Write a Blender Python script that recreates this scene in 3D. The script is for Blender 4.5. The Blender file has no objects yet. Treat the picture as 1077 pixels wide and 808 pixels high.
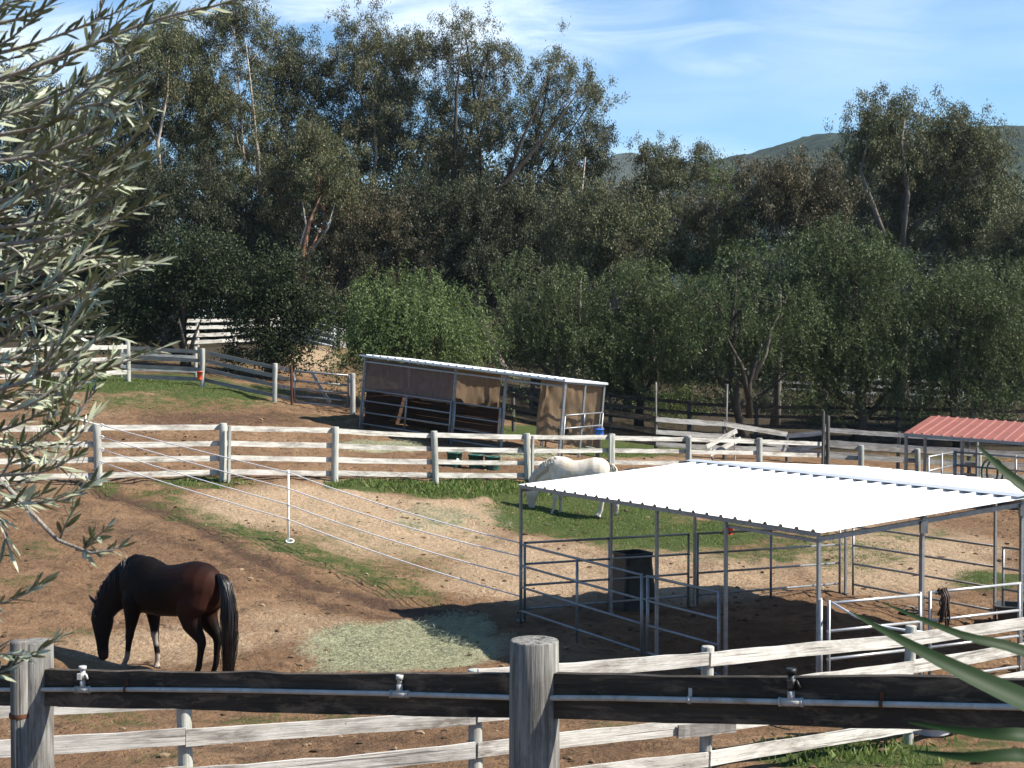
import bpy, bmesh, math, random
import numpy as np
from mathutils import Vector, Matrix, Quaternion
R = math.radians
rng = np.random.default_rng(7)
random.seed(7)
C = bpy.context.scene.collection
scene = bpy.context.scene

# ------------------------------------------------------------------ camera maths
F = 1500.0; CX, CY = 538.5, 404.0; HOR = 370.0; EYE = 4.55
PITCH = math.atan((CY - HOR) / F)
cp, sp_ = math.cos(PITCH), math.sin(PITCH)
def P(px, py, d):
    """world point seen at photo pixel (px,py) at forward distance d"""
    u = (px - CX) / F; v = (CY - py) / F
    y = cp + v * sp_; z = -sp_ + v * cp
    k = d / y
    return Vector((u * k, d, EYE + z * k))
def proj(x, y, z):
    z = z - EYE
    f = y * cp - z * sp_; u = y * sp_ + z * cp
    f = np.where(np.abs(f) < 1e-3, 1e-3, f)
    return CX + F * x / f, CY - F * u / f
def XY(px, d): return ((px - CX) / F * d, d)

# ------------------------------------------------------------------ terrain
ctrl = []
def cpt(x, y, z): ctrl.append((x, y, z))
def cpp(px, d, z): x, y = XY(px, d); cpt(x, y, z)
for x in (-8, -3, 0, 3, 8):
    cpt(x, 0, 2.9 + 0.01 * x); cpt(x, 3, 2.5); cpt(x, 6, 1.85)
for x in (-7, -3, 0, 4): cpt(x, 9, 0.95)
for px, d, z in [(-150, 11.4, .42), (195, 12.2, .36), (500, 13, .36), (743, 14.2, .28), (957, 16.3, .05), (1150, 18.5, -.05)]:
    cpp(px, d, z)
cpp(175, 20, .08); cpp(60, 21, .3); cpp(330, 20.5, .05); cpp(-100, 20, .5)
cpt(.15, 24, 0); cpt(3.8, 17.7, 0); cpt(6.4, 27.6, -.15); cpt(10.2, 21.3, -.1); cpt(5, 23, -.03); cpt(14, 20, -.2)
cpp(610, 36.6, .3); cpp(480, 33.5, .42); cpp(303, 28, .78); cpp(180, 28, .95); cpp(400, 29, .42); cpp(750, 34, .05); cpp(1000, 33, -.2)
for px, d, z in [(-43, 30.6, 1.6), (103, 32.4, 1.5), (237, 34.2, 1.42), (363, 36, 1.2), (464, 37.8, 1.02), (556, 39.6, .87), (645, 41.4, .74), (722, 43.2, .6), (797, 45, .42), (868, 46.8, .2), (1077, 47.5, -.25)]:
    cpp(px, d, z)
cpt(-5, 47, 2.06); cpt(1.42, 43, 1.3); cpt(2.85, 45.3, 1.2); cpt(-3.6, 49.4, 2.1); cpp(480, 42, 1.3)
cpp(370, 50, 2.48); cpp(307, 50, 2.68); cpp(213, 51, 3.34); cpp(135, 51.5, 3.45); cpp(0, 50, 3.5); cpp(-150, 48, 3.4)
cpp(200, 44, 2.5); cpp(50, 42, 2.6)
cpp(690, 52, .78); cpp(828, 53, .5); cpp(960, 53, .2); cpp(640, 60, 1.2); cpp(870, 61, .7); cpp(1077, 60, .5)
cpp(200, 70, 4.8); cpp(330, 70, 4.85); cpp(420, 62, 3.2); cpp(540, 65, 2.2); cpp(60, 66, 4.9)
cpt(12.5, 44, -.05); cpt(15.5, 42, -.15)
for x, y, z in [(-60, 20, 3), (-60, 60, 5.5), (-40, 100, 6.5), (0, 100, 4), (60, 100, 2.2), (60, 40, -.3), (60, 5, .3), (22, 5, .8), (-22, 5, 2.4), (-22, 15, 1.3), (-25, 30, 2.3), (0, -25, 3.2), (-40, -25, 3.4), (40, -25, 2), (25, 30, -.4), (25, 60, .4), (10, 10, .6)]:
    cpt(x, y, z)
ctrl = np.array(ctrl, float)
def tps_k(r2): return 0.5 * r2 * np.log(r2 + 1e-9)
n = len(ctrl); xy = ctrl[:, :2] / 20.0
K = tps_k(((xy[:, None] - xy[None]) ** 2).sum(-1)) + np.eye(n) * 0.0015
A = np.zeros((n + 3, n + 3)); A[:n, :n] = K; A[:n, n] = 1; A[:n, n + 1:] = xy; A[n, :n] = 1; A[n + 1:, :n] = xy.T
W = np.linalg.solve(A, np.concatenate([ctrl[:, 2], [0, 0, 0]]))
def zt(x, y):
    x = np.asarray(x, float); y = np.asarray(y, float); sh = x.shape
    q = np.stack([x.ravel(), y.ravel()], 1) / 20.0
    out = np.empty(len(q))
    for i in range(0, len(q), 20000):
        qq = q[i:i + 20000]
        out[i:i + 20000] = tps_k(((qq[:, None] - xy[None]) ** 2).sum(-1)) @ W[:n] + W[n] + qq @ W[n + 1:]
    out = out.reshape(sh)
    e = np.maximum(np.maximum(np.abs(x) - 55, y - 95), -y - 20)
    w = np.clip(e / 60, 0, 1); w = w * w * (3 - 2 * w)
    return np.where(w > 0, (np.clip(out, -2, 7)) * (1 - w) + 3.0 * w, out)
def gz(x, y): return float(zt(np.array([x]), np.array([y]))[0])
def ground_px(px, py):
    """where the sight line through a photo pixel meets the terrain"""
    d = np.arange(6, 110, .05); u = (px - CX) / F; v = (CY - py) / F
    k = d / (cp + v * sp_); z = EYE + (-sp_ + v * cp) * k
    h = zt(u * k, d); i = int(np.argmax(h >= z))
    return Vector((u * k[i], d[i], h[i]))

def vnoise(x, y, seed=0):
    """value noise, numpy"""
    xi = np.floor(x).astype(np.int64); yi = np.floor(y).astype(np.int64)
    fx = x - xi; fy = y - yi; fx = fx * fx * (3 - 2 * fx); fy = fy * fy * (3 - 2 * fy)
    def h(a, b):
        v = np.sin(a * 127.1 + b * 311.7 + seed * 74.7) * 43758.5453
        return v - np.floor(v)
    return (h(xi, yi) * (1 - fx) + h(xi + 1, yi) * fx) * (1 - fy) + (h(xi, yi + 1) * (1 - fx) + h(xi + 1, yi + 1) * fx) * fy
def fbm(x, y, seed=0, o=4):
    s = 0; a = .5; t = 0
    for i in range(o):
        s = s + a * vnoise(x, y, seed + i); t += a; x = x * 2.03 + 5.1; y = y * 2.03 + 1.7; a *= .5
    return s / t

# ------------------------------------------------------------------ materials
def nt(name):
    m = bpy.data.materials.new(name); m.use_nodes = True
    t = m.node_tree; t.nodes.clear()
    return m, t
class G:
    """tiny node-graph helper"""
    def __init__(s, t): s.t = t
    def n(s, typ, **kw):
        nd = s.t.nodes.new(typ)
        for k, v in kw.items():
            if k == 'inp':
                for a, b in v.items():
                    if hasattr(b, 'is_linked') or isinstance(b, bpy.types.NodeSocket): s.t.links.new(b, nd.inputs[a])
                    else: nd.inputs[a].default_value = b
            else: setattr(nd, k, v)
        return nd
    def noise(s, co, scale, detail=4, rough=.6, dist=0):
        return s.n('ShaderNodeTexNoise', inp={'Vector': co, 'Scale': scale, 'Detail': detail, 'Roughness': rough, 'Distortion': dist}).outputs['Fac']
    def ramp(s, fac, stops):
        r = s.n('ShaderNodeValToRGB', inp={'Fac': fac}); e = r.color_ramp.elements
        while len(e) < len(stops): e.new(.5)
        for el, (p, c) in zip(e, stops):
            el.position = p; el.color = (c if isinstance(c, (tuple, list)) and len(c) == 4 else ((*c, 1) if isinstance(c, (tuple, list)) else (c, c, c, 1)))
        return r.outputs['Color']
    def mix(s, fac, a, b, blend='MIX'):
        m = s.n('ShaderNodeMix', data_type='RGBA', blend_type=blend)
        for i, v in ((0, fac), (6, a), (7, b)):
            if isinstance(v, bpy.types.NodeSocket): s.t.links.new(v, m.inputs[i])
            else: m.inputs[i].default_value = v if i == 0 else ((*v, 1) if len(v) == 3 else v)
        return m.outputs[2]
    def math(s, op, a, b=0.0, clamp=False):
        m = s.n('ShaderNodeMath', operation=op, use_clamp=clamp)
        for i, v in ((0, a), (1, b)):
            if isinstance(v, bpy.types.NodeSocket): s.t.links.new(v, m.inputs[i])
            else: m.inputs[i].default_value = v
        return m.outputs[0]
    def out(s, sh, disp=None):
        o = s.n('ShaderNodeOutputMaterial'); s.t.links.new(sh, o.inputs['Surface'])
    def bsdf(s, col, rough=.8, spec=.3, bump=None, bstr=.3, bdist=.02, metal=0.0, **kw):
        b = s.n('ShaderNodeBsdfPrincipled', inp={'Roughness': rough, 'Specular IOR Level': spec, 'Metallic': metal})
        if isinstance(col, bpy.types.NodeSocket): s.t.links.new(col, b.inputs['Base Color'])
        else: b.inputs['Base Color'].default_value = (*col, 1)
        if bump is not None:
            bp = s.n('ShaderNodeBump', inp={'Height': bump, 'Strength': bstr, 'Distance': bdist})
            s.t.links.new(bp.outputs[0], b.inputs['Normal'])
        return b.outputs[0]
    def obj(s): return s.n('ShaderNodeTexCoord').outputs['Object']
    def pos(s): return s.n('ShaderNodeNewGeometry').outputs['Position']
    def scale(s, co, sc, off=None):
        mp = s.n('ShaderNodeMapping', inp={'Vector': co, 'Scale': sc})
        if off is not None: s.t.links.new(off, mp.inputs['Location'])
        return mp.outputs[0]
    def rnd(s):
        r = s.n('ShaderNodeObjectInfo').outputs['Random']
        c = s.n('ShaderNodeCombineXYZ', inp={'X': s.math('MULTIPLY', r, 37.), 'Y': s.math('MULTIPLY', r, 91.), 'Z': s.math('MULTIPLY', r, 13.)})
        return c.outputs[0], r

def wood(name, stops, stain, stain_amt=(.52, .7), axis=0, grain=60, bstr=.5, rough=.85, spots=0.0, crack=.5, blotch=None):
    m, t = nt(name); g = G(t); off, r = g.rnd()
    sc = [grain, grain, grain]; sc[axis] = grain * .035
    co = g.obj()
    gr = g.noise(g.scale(co, sc, off), 1.0, 5, .65)
    s2 = [6., 6., 6.]; s2[axis] = 1.3
    st = g.noise(g.scale(co, s2, off), 1.0, 6, .7, .4)
    base = g.ramp(gr, stops)
    col = g.mix(g.ramp(st, [(stain_amt[0], 0.), (stain_amt[1], 1.)]), base, stain)
    c3 = [grain * .45] * 3; c3[axis] = grain * .012
    ck = g.noise(g.scale(co, c3, off), 1.0, 2, .5, .3)
    col = g.mix(g.ramp(ck, [(.33, crack), (.39, 0.)]), col, tuple(c * .3 for c in stops[0][1]))
    if blotch:
        s4 = [9., 9., 9.]; s4[axis] = 2.6
        col = g.mix(g.ramp(g.noise(g.scale(co, s4, off), 1.7, 5, .7, .6), [(.5, 0.), (.66, .8)]), col, blotch)
    gr = g.math('ADD', gr, g.math('MULTIPLY', g.ramp(ck, [(.33, 0.), (.40, 1.)]), .6))
    if spots:
        sp = g.noise(g.scale(co, (28, 28, 28), off), 1.0, 3, .6)
        col = g.mix(g.ramp(sp, [(spots, 0.), (spots + .05, .75)]), col, tuple(c * .35 for c in stain))
    col = g.mix(g.math('MULTIPLY', r, .25), col, tuple(c * .75 for c in stops[-1][1]))
    g.out(g.bsdf(col, rough, .2, gr, bstr, .01)); return m
def plain(name, c, rough=.6, spec=.4, metal=0., var=.15, scale=6., bump=0., dirt=None):
    m, t = nt(name); g = G(t); off, r = g.rnd()
    n_ = g.noise(g.scale(g.obj(), (scale,) * 3, off), 1.0, 5, .65)
    d = tuple(x * (1 - var * 1.6) for x in c); l = tuple(min(1, x * (1 + var)) for x in c)
    col = g.ramp(n_, [(.25, d), (.75, l)])
    if dirt: col = g.mix(g.ramp(g.noise(g.scale(g.obj(), (scale * .6,) * 3, off), 1.3, 6, .7), [(.52, 0.), (.68, .8)]), col, dirt)
    g.out(g.bsdf(col, rough, spec, n_, bump, .01, metal)); return m
M = {}
M['white_rail'] = wood('white_rail', [(.3, (.34, .31, .27)), (.46, (.50, .48, .44)), (.75, (.62, .60, .57))], (.16, .14, .12), (.44, .64), 0, 55, .6, spots=.69, crack=.6, blotch=(.42, .39, .34))
M['grey_rail'] = wood('grey_rail', [(.3, (.12, .11, .10)), (.55, (.24, .225, .205)), (.8, (.36, .34, .31))], (.09, .082, .075), (.5, .75), 0, 70)
M['pale_rail'] = wood('pale_rail', [(.3, (.22, .205, .185)), (.5, (.36, .345, .32)), (.75, (.48, .465, .44))], (.13, .115, .10), (.46, .68), 0, 70)
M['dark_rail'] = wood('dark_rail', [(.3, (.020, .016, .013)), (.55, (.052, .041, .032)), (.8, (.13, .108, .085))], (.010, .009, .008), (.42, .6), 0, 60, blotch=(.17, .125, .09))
M['white_post'] = wood('white_post', [(.3, (.25, .25, .225)), (.55, (.38, .385, .35)), (.75, (.50, .50, .46))], (.17, .165, .145), (.5, .72), 2, 60)
M['grey_post'] = wood('grey_post', [(.3, (.07, .066, .06)), (.5, (.19, .182, .168)), (.75, (.33, .32, .295))], (.06, .054, .05), (.46, .66), 2, 48, 1.0, crack=.85, blotch=(.10, .09, .08))
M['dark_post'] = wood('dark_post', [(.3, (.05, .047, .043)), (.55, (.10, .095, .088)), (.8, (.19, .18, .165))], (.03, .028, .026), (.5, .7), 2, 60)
M['galv'] = plain('galvanised_steel', (.27, .275, .285), .48, .4, .6, .2, 12.)
M['galv_sunlit'] = plain('sunlit_steel', (.55, .56, .57), .35, .5, .6, .12, 12.)  # same steel as galv, sunlight on the near rails painted into the colour
M['white_roof'] = plain('white_sheet', (.82, .82, .82), .38, .5, 0., .02, 1.5)
M['red_roof'] = plain('red_sheet', (.235, .082, .058), .5, .4, 0., .12, 2.)
M['grey_sheet'] = plain('grey_sheet', (.55, .57, .60), .4, .5, .3, .08, 2.)
M['pvc'] = plain('pvc', (.40, .395, .38), .5, .3, 0., .2, 10., dirt=(.22, .19, .15))
M['black_plastic'] = plain('black_plastic', (.012, .012, .013), .5, .4, 0., .3, 5., dirt=(.05, .042, .035))
M['rust'] = plain('rust', (.10, .045, .025), .8, .2, .2, .4, 20.)
M['rope'] = plain('white_rope', (.72, .70, .70), .7, .3, 0., .1, 30.)
M['white_plastic'] = plain('white_plastic', (.78, .78, .76), .45, .4, 0., .05, 8.)
M['teal'] = plain('teal_plastic', (.016, .085, .066), .5, .4, 0., .2, 8., dirt=(.10, .10, .08))
M['blue'] = plain('blue_plastic', (.04, .20, .75), .45, .4, 0., .1, 8.)
M['grey_block'] = plain('grey_block', (.28, .26, .25), .9, .2, 0., .2, 8., .3)
M['orange'] = plain('orange_plastic', (.62, .09, .03), .5, .4, 0., .1, 8.)
M['dark_metal'] = plain('dark_metal', (.07, .07, .07), .5, .4, .3, .2, 8.)
M['concrete'] = plain('concrete', (.24, .225, .215), .9, .2, 0., .15, 2., .3)
M['brown_wall'] = wood('brown_wall', [(.3, (.035, .020, .014)), (.6, (.065, .036, .025)), (.8, (.09, .05, .035))], (.025, .016, .012), (.5, .75), 0, 40)
M['leather'] = plain('leather', (.035, .02, .014), .6, .4, 0., .3, 20.)
def cloth(name, c, alpha=1.0, wr=8.):
    m, t = nt(name); g = G(t)
    n_ = g.noise(g.scale(g.obj(), (wr, wr, wr * .35)), 1.0, 5, .65, .8)
    col = g.ramp(n_, [(.3, tuple(x * .7 for x in c)), (.7, c)])
    d = g.bsdf(col, .95, .1, n_, .6, .03)
    tr = g.n('ShaderNodeBsdfTranslucent', inp={'Color': col}).outputs[0]
    s = g.n('ShaderNodeMixShader', inp={0: .5, 1: d, 2: tr}).outputs[0]
    if alpha < 1:
        tp = g.n('ShaderNodeBsdfTransparent').outputs[0]
        s = g.n('ShaderNodeMixShader', inp={0: alpha, 1: tp, 2: s}).outputs[0]
    g.out(s); return m
M['tan_cloth'] = cloth('burlap', (.40, .28, .18))
M['shade_cloth'] = cloth('shade_cloth', (.27, .20, .185), .93)

def leaf_mat(name, stops, under=None, transl=.25, rough=.5, spec=.2, patch=None):
    m, t = nt(name); g = G(t)
    ge = g.n('ShaderNodeNewGeometry')
    col = g.ramp(ge.outputs['Random Per Island'], stops)
    if patch:
        pn = g.noise(g.scale(ge.outputs['Position'], (.45, .45, .45)), 1.0, 3, .6)
        col = g.mix(g.ramp(pn, [(.48, 0.), (.68, .75)]), col, patch)
    if under is not None: col = g.mix(ge.outputs['Backfacing'], col, under)
    b = g.bsdf(col, rough, spec)
    tr = g.n('ShaderNodeBsdfTranslucent', inp={'Color': col}).outputs[0]
    g.out(g.n('ShaderNodeMixShader', inp={0: transl, 1: b, 2: tr}).outputs[0]); return m
M['gum'] = leaf_mat('gum_leaves', [(0, (0.0384, 0.0528, 0.0216)), (.5, (0.0816, 0.0960, 0.0432)), (.8, (0.1560, 0.1560, 0.0780)), (1, (0.2640, 0.2400, 0.1440))], patch=(.075, .062, .036))
M['gum_red'] = leaf_mat('reddish_gum_leaves', [(0, (0.0420, 0.0432, 0.0240)), (.5, (0.0816, 0.0744, 0.0408)), (.85, (0.1440, 0.1140, 0.0660)), (1, (0.2040, 0.1560, 0.1020))], patch=(.05, .055, .03))
M['gum_pale'] = leaf_mat('pale_gum_leaves', [(0, (0.0575, 0.0690, 0.0345)), (.5, (0.1035, 0.1127, 0.0598)), (.85, (0.1610, 0.1552, 0.0862)), (1, (0.2300, 0.1955, 0.1150))], patch=(.10, .085, .05))
M['gum_dark'] = leaf_mat('dark_gum_leaves', [(0, (0.0225, 0.0300, 0.0175)), (.5, (0.0450, 0.0562, 0.0312)), (1, (0.1063, 0.1100, 0.0625))], patch=(.04, .038, .024))
M['pepper'] = leaf_mat('pepper_leaves', [(0, (0.0319, 0.0489, 0.0181)), (.5, (0.0638, 0.0872, 0.0330)), (1, (0.1277, 0.1543, 0.0638))], transl=.28)
M['oak'] = leaf_mat('oak_leaves', [(0, (.014, .022, .011)), (.5, (.028, .040, .018)), (1, (.075, .09, .042))], rough=.55, spec=.15)
M['pepper_light'] = leaf_mat('light_pepper_leaves', [(0, (0.0575, 0.0862, 0.0276)), (.5, (0.1035, 0.1437, 0.0483)), (1, (0.1725, 0.2185, 0.0862))], transl=.35)
M['bright'] = leaf_mat('bright_leaves', [(0, (.05, .08, .02)), (.5, (.09, .13, .035)), (1, (.13, .17, .05))], transl=.3)
M['olive'] = leaf_mat('olive_leaves', [(0, (.035, .052, .022)), (.5, (.065, .088, .038)), (1, (.14, .155, .08))], under=(.36, .385, .27), transl=.12, rough=.35, spec=.6)
M['blade'] = leaf_mat('strap_leaves', [(0, (.011, .028, .008)), (1, (.017, .04, .011))], transl=.2, patch=(.02, .035, .012), rough=.55, spec=.15)
M['grass'] = leaf_mat('grass_blades', [(0, (.065, .105, .024)), (.5, (.11, .17, .04)), (.85, (.165, .205, .058)), (1, (.28, .25, .12))], transl=.35, rough=.5)
M['hay'] = leaf_mat('hay_strands', [(0, (.20, .21, .125)), (.5, (.31, .32, .21)), (1, (.44, .43, .31))], transl=.2, rough=.7, spec=.1)
M['litter'] = leaf_mat('dirt_crumbs', [(0, (.05, .032, .02)), (.6, (.12, .08, .05)), (1, (.26, .19, .12))], transl=0, rough=.9, spec=.1)
def bark(name, stops, sc=3.):
    m, t = nt(name); g = G(t)
    n_ = g.noise(g.scale(g.pos(), (sc, sc, sc * .3)), 1.0, 5, .65, .6)
    f = g.noise(g.scale(g.pos(), (sc * 6, sc * 6, sc)), 1.0, 4, .65)
    g.out(g.bsdf(g.mix(.35, g.ramp(n_, stops), g.ramp(f, stops)), .85, .2, f, .5, .03)); return m
M['bark_pale'] = bark('pale_gum_bark', [(.3, (.14, .10, .075)), (.5, (.34, .28, .23)), (.65, (.44, .40, .35))], 1.2)
M['bark_red'] = bark('peeling_bark', [(.3, (.13, .055, .032)), (.5, (.27, .14, .09)), (.65, (.40, .31, .25))], 1.0)
M['bark_dark'] = bark('dark_bark', [(.3, (.022, .018, .014)), (.7, (.085, .068, .054))])
M['bark_grey'] = bark('grey_bark', [(.3, (.07, .06, .05)), (.7, (.22, .19, .165))])
M['bark_olive'] = bark('olive_bark', [(.3, (.13, .115, .10)), (.7, (.38, .34, .31))], 30.)

# ------------------------------------------------------------------ mesh builders
class MB:
    def __init__(s): s.v = []; s.f = []; s.sm = []
    def add(s, vs, fs, smooth=False):
        o = len(s.v); s.v.extend([tuple(v) for v in vs]); s.f.extend([tuple(i + o for i in f) for f in fs]); s.sm.extend([smooth] * len(fs)); return s
    def box(s, c, d, M_=None):
        x, y, z = (k / 2 for k in d); vs = [Vector((c[0] + a * x, c[1] + b * y, c[2] + e * z)) for a in (-1, 1) for b in (-1, 1) for e in (-1, 1)]
        if M_: vs = [M_ @ v for v in vs]
        return s.add(vs, [(0, 1, 3, 2), (4, 6, 7, 5), (0, 4, 5, 1), (2, 3, 7, 6), (0, 2, 6, 4), (1, 5, 7, 3)])
    def tube(s, pts, rad, n=8, caps=True, smooth=True):
        pts = [Vector(p) for p in pts]; m = len(pts)
        if not hasattr(rad, '__len__'): rad = [rad] * m
        t0 = (pts[1] - pts[0]).normalized(); a = Vector((0, 0, 1)) if abs(t0.z) < .9 else Vector((1, 0, 0))
        nx = t0.cross(a).normalized(); vs = []
        for i, p in enumerate(pts):
            t = (pts[min(i + 1, m - 1)] - pts[max(i - 1, 0)]).normalized()
            nx = (nx - t * nx.dot(t)).normalized(); ny = t.cross(nx)
            for k in range(n):
                an = 2 * math.pi * k / n; vs.append(p + (nx * math.cos(an) + ny * math.sin(an)) * rad[i])
        fs = [(i * n + k, i * n + (k + 1) % n, (i + 1) * n + (k + 1) % n, (i + 1) * n + k) for i in range(m - 1) for k in range(n)]
        s.add(vs, fs, smooth)
        if caps:
            o = len(s.v) - m * n
            s.f.append(tuple(o + k for k in range(n - 1, -1, -1))); s.f.append(tuple(o + (m - 1) * n + k for k in range(n))); s.sm += [False, False]
        return s
    def lathe(s, prof, n=20, c=(0, 0, 0), M_=None, smooth=True):
        vs = []
        for r, z in prof:
            for k in range(n):
                a = 2 * math.pi * k / n; v = Vector((c[0] + r * math.cos(a), c[1] + r * math.sin(a), c[2] + z)); vs.append(M_ @ v if M_ else v)
        fs = [(i * n + k, i * n + (k + 1) % n, (i + 1) * n + (k + 1) % n, (i + 1) * n + k) for i in range(len(prof) - 1) for k in range(n)]
        return s.add(vs, fs, smooth)
    def mesh(s, name):
        me = bpy.data.meshes.new(name); me.from_pydata(s.v, [], s.f)
        me.polygons.foreach_set('use_smooth', s.sm); me.validate(); me.update(); return me

def link(name, me, mat, parent=None, Mw=None):
    o = bpy.data.objects.new(name, me); C.objects.link(o)
    if mat is not None: me.materials.append(mat)
    Mw = Mw or Matrix.Identity(4)
    if parent is not None:
        o.parent = parent; o.matrix_local = parent['_w_inv_'] @ Mw if False else (WINV[parent.name] @ Mw)
    else: o.matrix_world = Mw
    WINV[o.name] = Mw.inverted()
    return o
WINV = {}
def tag(o, label, cat, group=None, kind=None):
    if label: o['label'] = label
    if cat: o['category'] = cat
    if group: o['group'] = group
    if kind: o['kind'] = kind
    return o
def thing(name, label, cat, loc, group=None, Mw=None):
    o = bpy.data.objects.new(name, None); C.objects.link(o); o.empty_display_size = .2
    Mw = Mw or Matrix.Translation(Vector(loc)); o.matrix_world = Mw; WINV[o.name] = Mw.inverted()
    return tag(o, label, cat, group)
def frame(o, x, z=None):
    """matrix at o with local X along x"""
    x = Vector(x).normalized(); z = Vector(z) if z else Vector((0, 0, 1))
    y = z.cross(x).normalized(); z = x.cross(y)
    m = Matrix((x, y, z)).transposed().to_4x4(); m.translation = Vector(o); return m

def board(name, a, b, h, t, mat, parent, wob=.006, sag=0., nseg=10, up=None):
    """a wooden board from a to b, edges slightly uneven"""
    a, b = Vector(a), Vector(b); L = (b - a).length
    vs = []; jt = jb = 0
    for i in range(nseg + 1):
        x = L * i / nseg; jt = jt * .5 + random.gauss(0, wob); jb = jb * .5 + random.gauss(0, wob * .7)
        s = -sag * 4 * (i / nseg) * (1 - i / nseg); y = random.gauss(0, wob * .5)
        vs += [(x, -t / 2 + y, -h / 2 + jb + s), (x, t / 2 + y, -h / 2 + jb + s), (x, t / 2 + y, h / 2 + jt + s), (x, -t / 2 + y, h / 2 + jt + s)]
    fs = [(i * 4 + k, i * 4 + 4 + k, i * 4 + 4 + (k + 1) % 4, i * 4 + (k + 1) % 4) for i in range(nseg) for k in range(4)]
    fs += [(3, 2, 1, 0), tuple(nseg * 4 + k for k in range(4))]
    mb = MB().add(vs, fs)
    return link(name, mb.mesh(name), mat, parent, frame(a, b - a, up))
def round_post(name, base, h, r, mat, parent, lean=(0, 0), n=16, top=0.012, below=.25):
    mb = MB(); prof = []
    zs = np.linspace(-below, h - top, 9)
    j = [1 + random.gauss(0, .018) for _ in zs]
    prof = [(r * q, z) for q, z in zip(j, zs)] + [(r * .95, h - .001), (r * .9, h), (.001, h + top * .6)]
    mb.lathe(prof, n)
    m = frame(base, (1, 0, -lean[0])) if not any(lean) else Matrix.Translation(Vector(base)) @ Matrix.Rotation(lean[0], 4, 'Y') @ Matrix.Rotation(lean[1], 4, 'X')
    m = m @ Matrix.Rotation(random.uniform(0, 6), 4, 'Z')
    return link(name, mb.mesh(name), mat, parent, m)
def square_post(name, base, h, w, mat, parent, lean=(0, 0), rot=0):
    mb = MB(); zs = np.linspace(-.25, h, 5); b = w * .12
    ring = [(-w / 2 + b, -w / 2), (w / 2 - b, -w / 2), (w / 2, -w / 2 + b), (w / 2, w / 2 - b), (w / 2 - b, w / 2), (-w / 2 + b, w / 2), (-w / 2, w / 2 - b), (-w / 2, -w / 2 + b)]
    vs = [(x + random.gauss(0, .002), y + random.gauss(0, .002), z) for z in zs for x, y in ring]
    fs = [(i * 8 + k, i * 8 + (k + 1) % 8, i * 8 + 8 + (k + 1) % 8, i * 8 + 8 + k) for i in range(4) for k in range(8)] + [tuple(range(32, 40))]
    mb.add(vs, fs)
    m = Matrix.Translation(Vector(base)) @ Matrix.Rotation(rot, 4, 'Z') @ Matrix.Rotation(lean[0], 4, 'Y') @ Matrix.Rotation(lean[1], 4, 'X')
    return link(name, mb.mesh(name), mat, parent, m)

def leaf_obj(name, base, dirs, length, width, mat, parent, bend=.0):
    """many small leaf faces as one mesh: arrays (N,3),(N,3),(N,),(N,)"""
    N = len(base); dirs = dirs / np.linalg.norm(dirs, axis=1, keepdims=True)
    rv = rng.normal(size=(N, 3)); side = np.cross(dirs, rv); side /= np.linalg.norm(side, axis=1, keepdims=True) + 1e-9
    L = length[:, None]; Wd = width[:, None]
    v = np.empty((N, 4, 3), np.float32)
    v[:, 0] = base; v[:, 1] = base + dirs * L * .45 + side * Wd * .5; v[:, 2] = base + dirs * L; v[:, 3] = base + dirs * L * .45 - side * Wd * .5
    if bend: v[:, 2, 2] -= (length * bend * rng.random(N)).astype(np.float32)
    me = bpy.data.meshes.new(name)
    me.vertices.add(N * 4); me.vertices.foreach_set('co', v.ravel())
    me.loops.add(N * 4); me.loops.foreach_set('vertex_index', np.arange(N * 4, dtype=np.int32))
    me.polygons.add(N); me.polygons.foreach_set('loop_start', np.arange(0, N * 4, 4, dtype=np.int32)); me.polygons.foreach_set('loop_total', np.full(N, 4, np.int32))
    me.update(calc_edges=True)
    return link(name, me, mat, parent)

# ------------------------------------------------------------------ ground sheet
def axis(segs):
    out = [segs[0][0]]
    for a, b, st in segs:
        k = max(1, int(round((b - a) / st))); out += list(np.linspace(a, b, k + 1)[1:])
    return np.array(out)
gx = axis([(-2500, -300, 200), (-300, -60, 20), (-60, -20, 1.5), (-20, 20, .16), (20, 60, 1.5), (60, 300, 20), (300, 2500, 200)])
gy = axis([(-300, -20, 20), (-20, 5, 1.), (5, 52, .16), (52, 100, .8), (100, 300, 20), (300, 3000, 200)])
GX, GY = np.meshgrid(gx, gy, indexing='ij')
GZ = zt(GX, GY)
near = np.clip(1 - np.maximum(np.abs(GX) - 20, 0) / 10, 0, 1) * np.clip(1 - np.maximum(GY - 52, 0) / 15, 0, 1)
PX, PY = proj(GX, GY, GZ); PX = np.where(GY > 1, PX, -1e5)
def ell(lst):
    m = np.zeros_like(GX)
    for cx, cy, rx, ry, s in lst:
        q = ((PX - cx) / rx) ** 2 + ((PY - cy) / ry) ** 2
        m = np.maximum(m, s * np.clip(1.25 - q, 0, 1))
    return m
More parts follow.
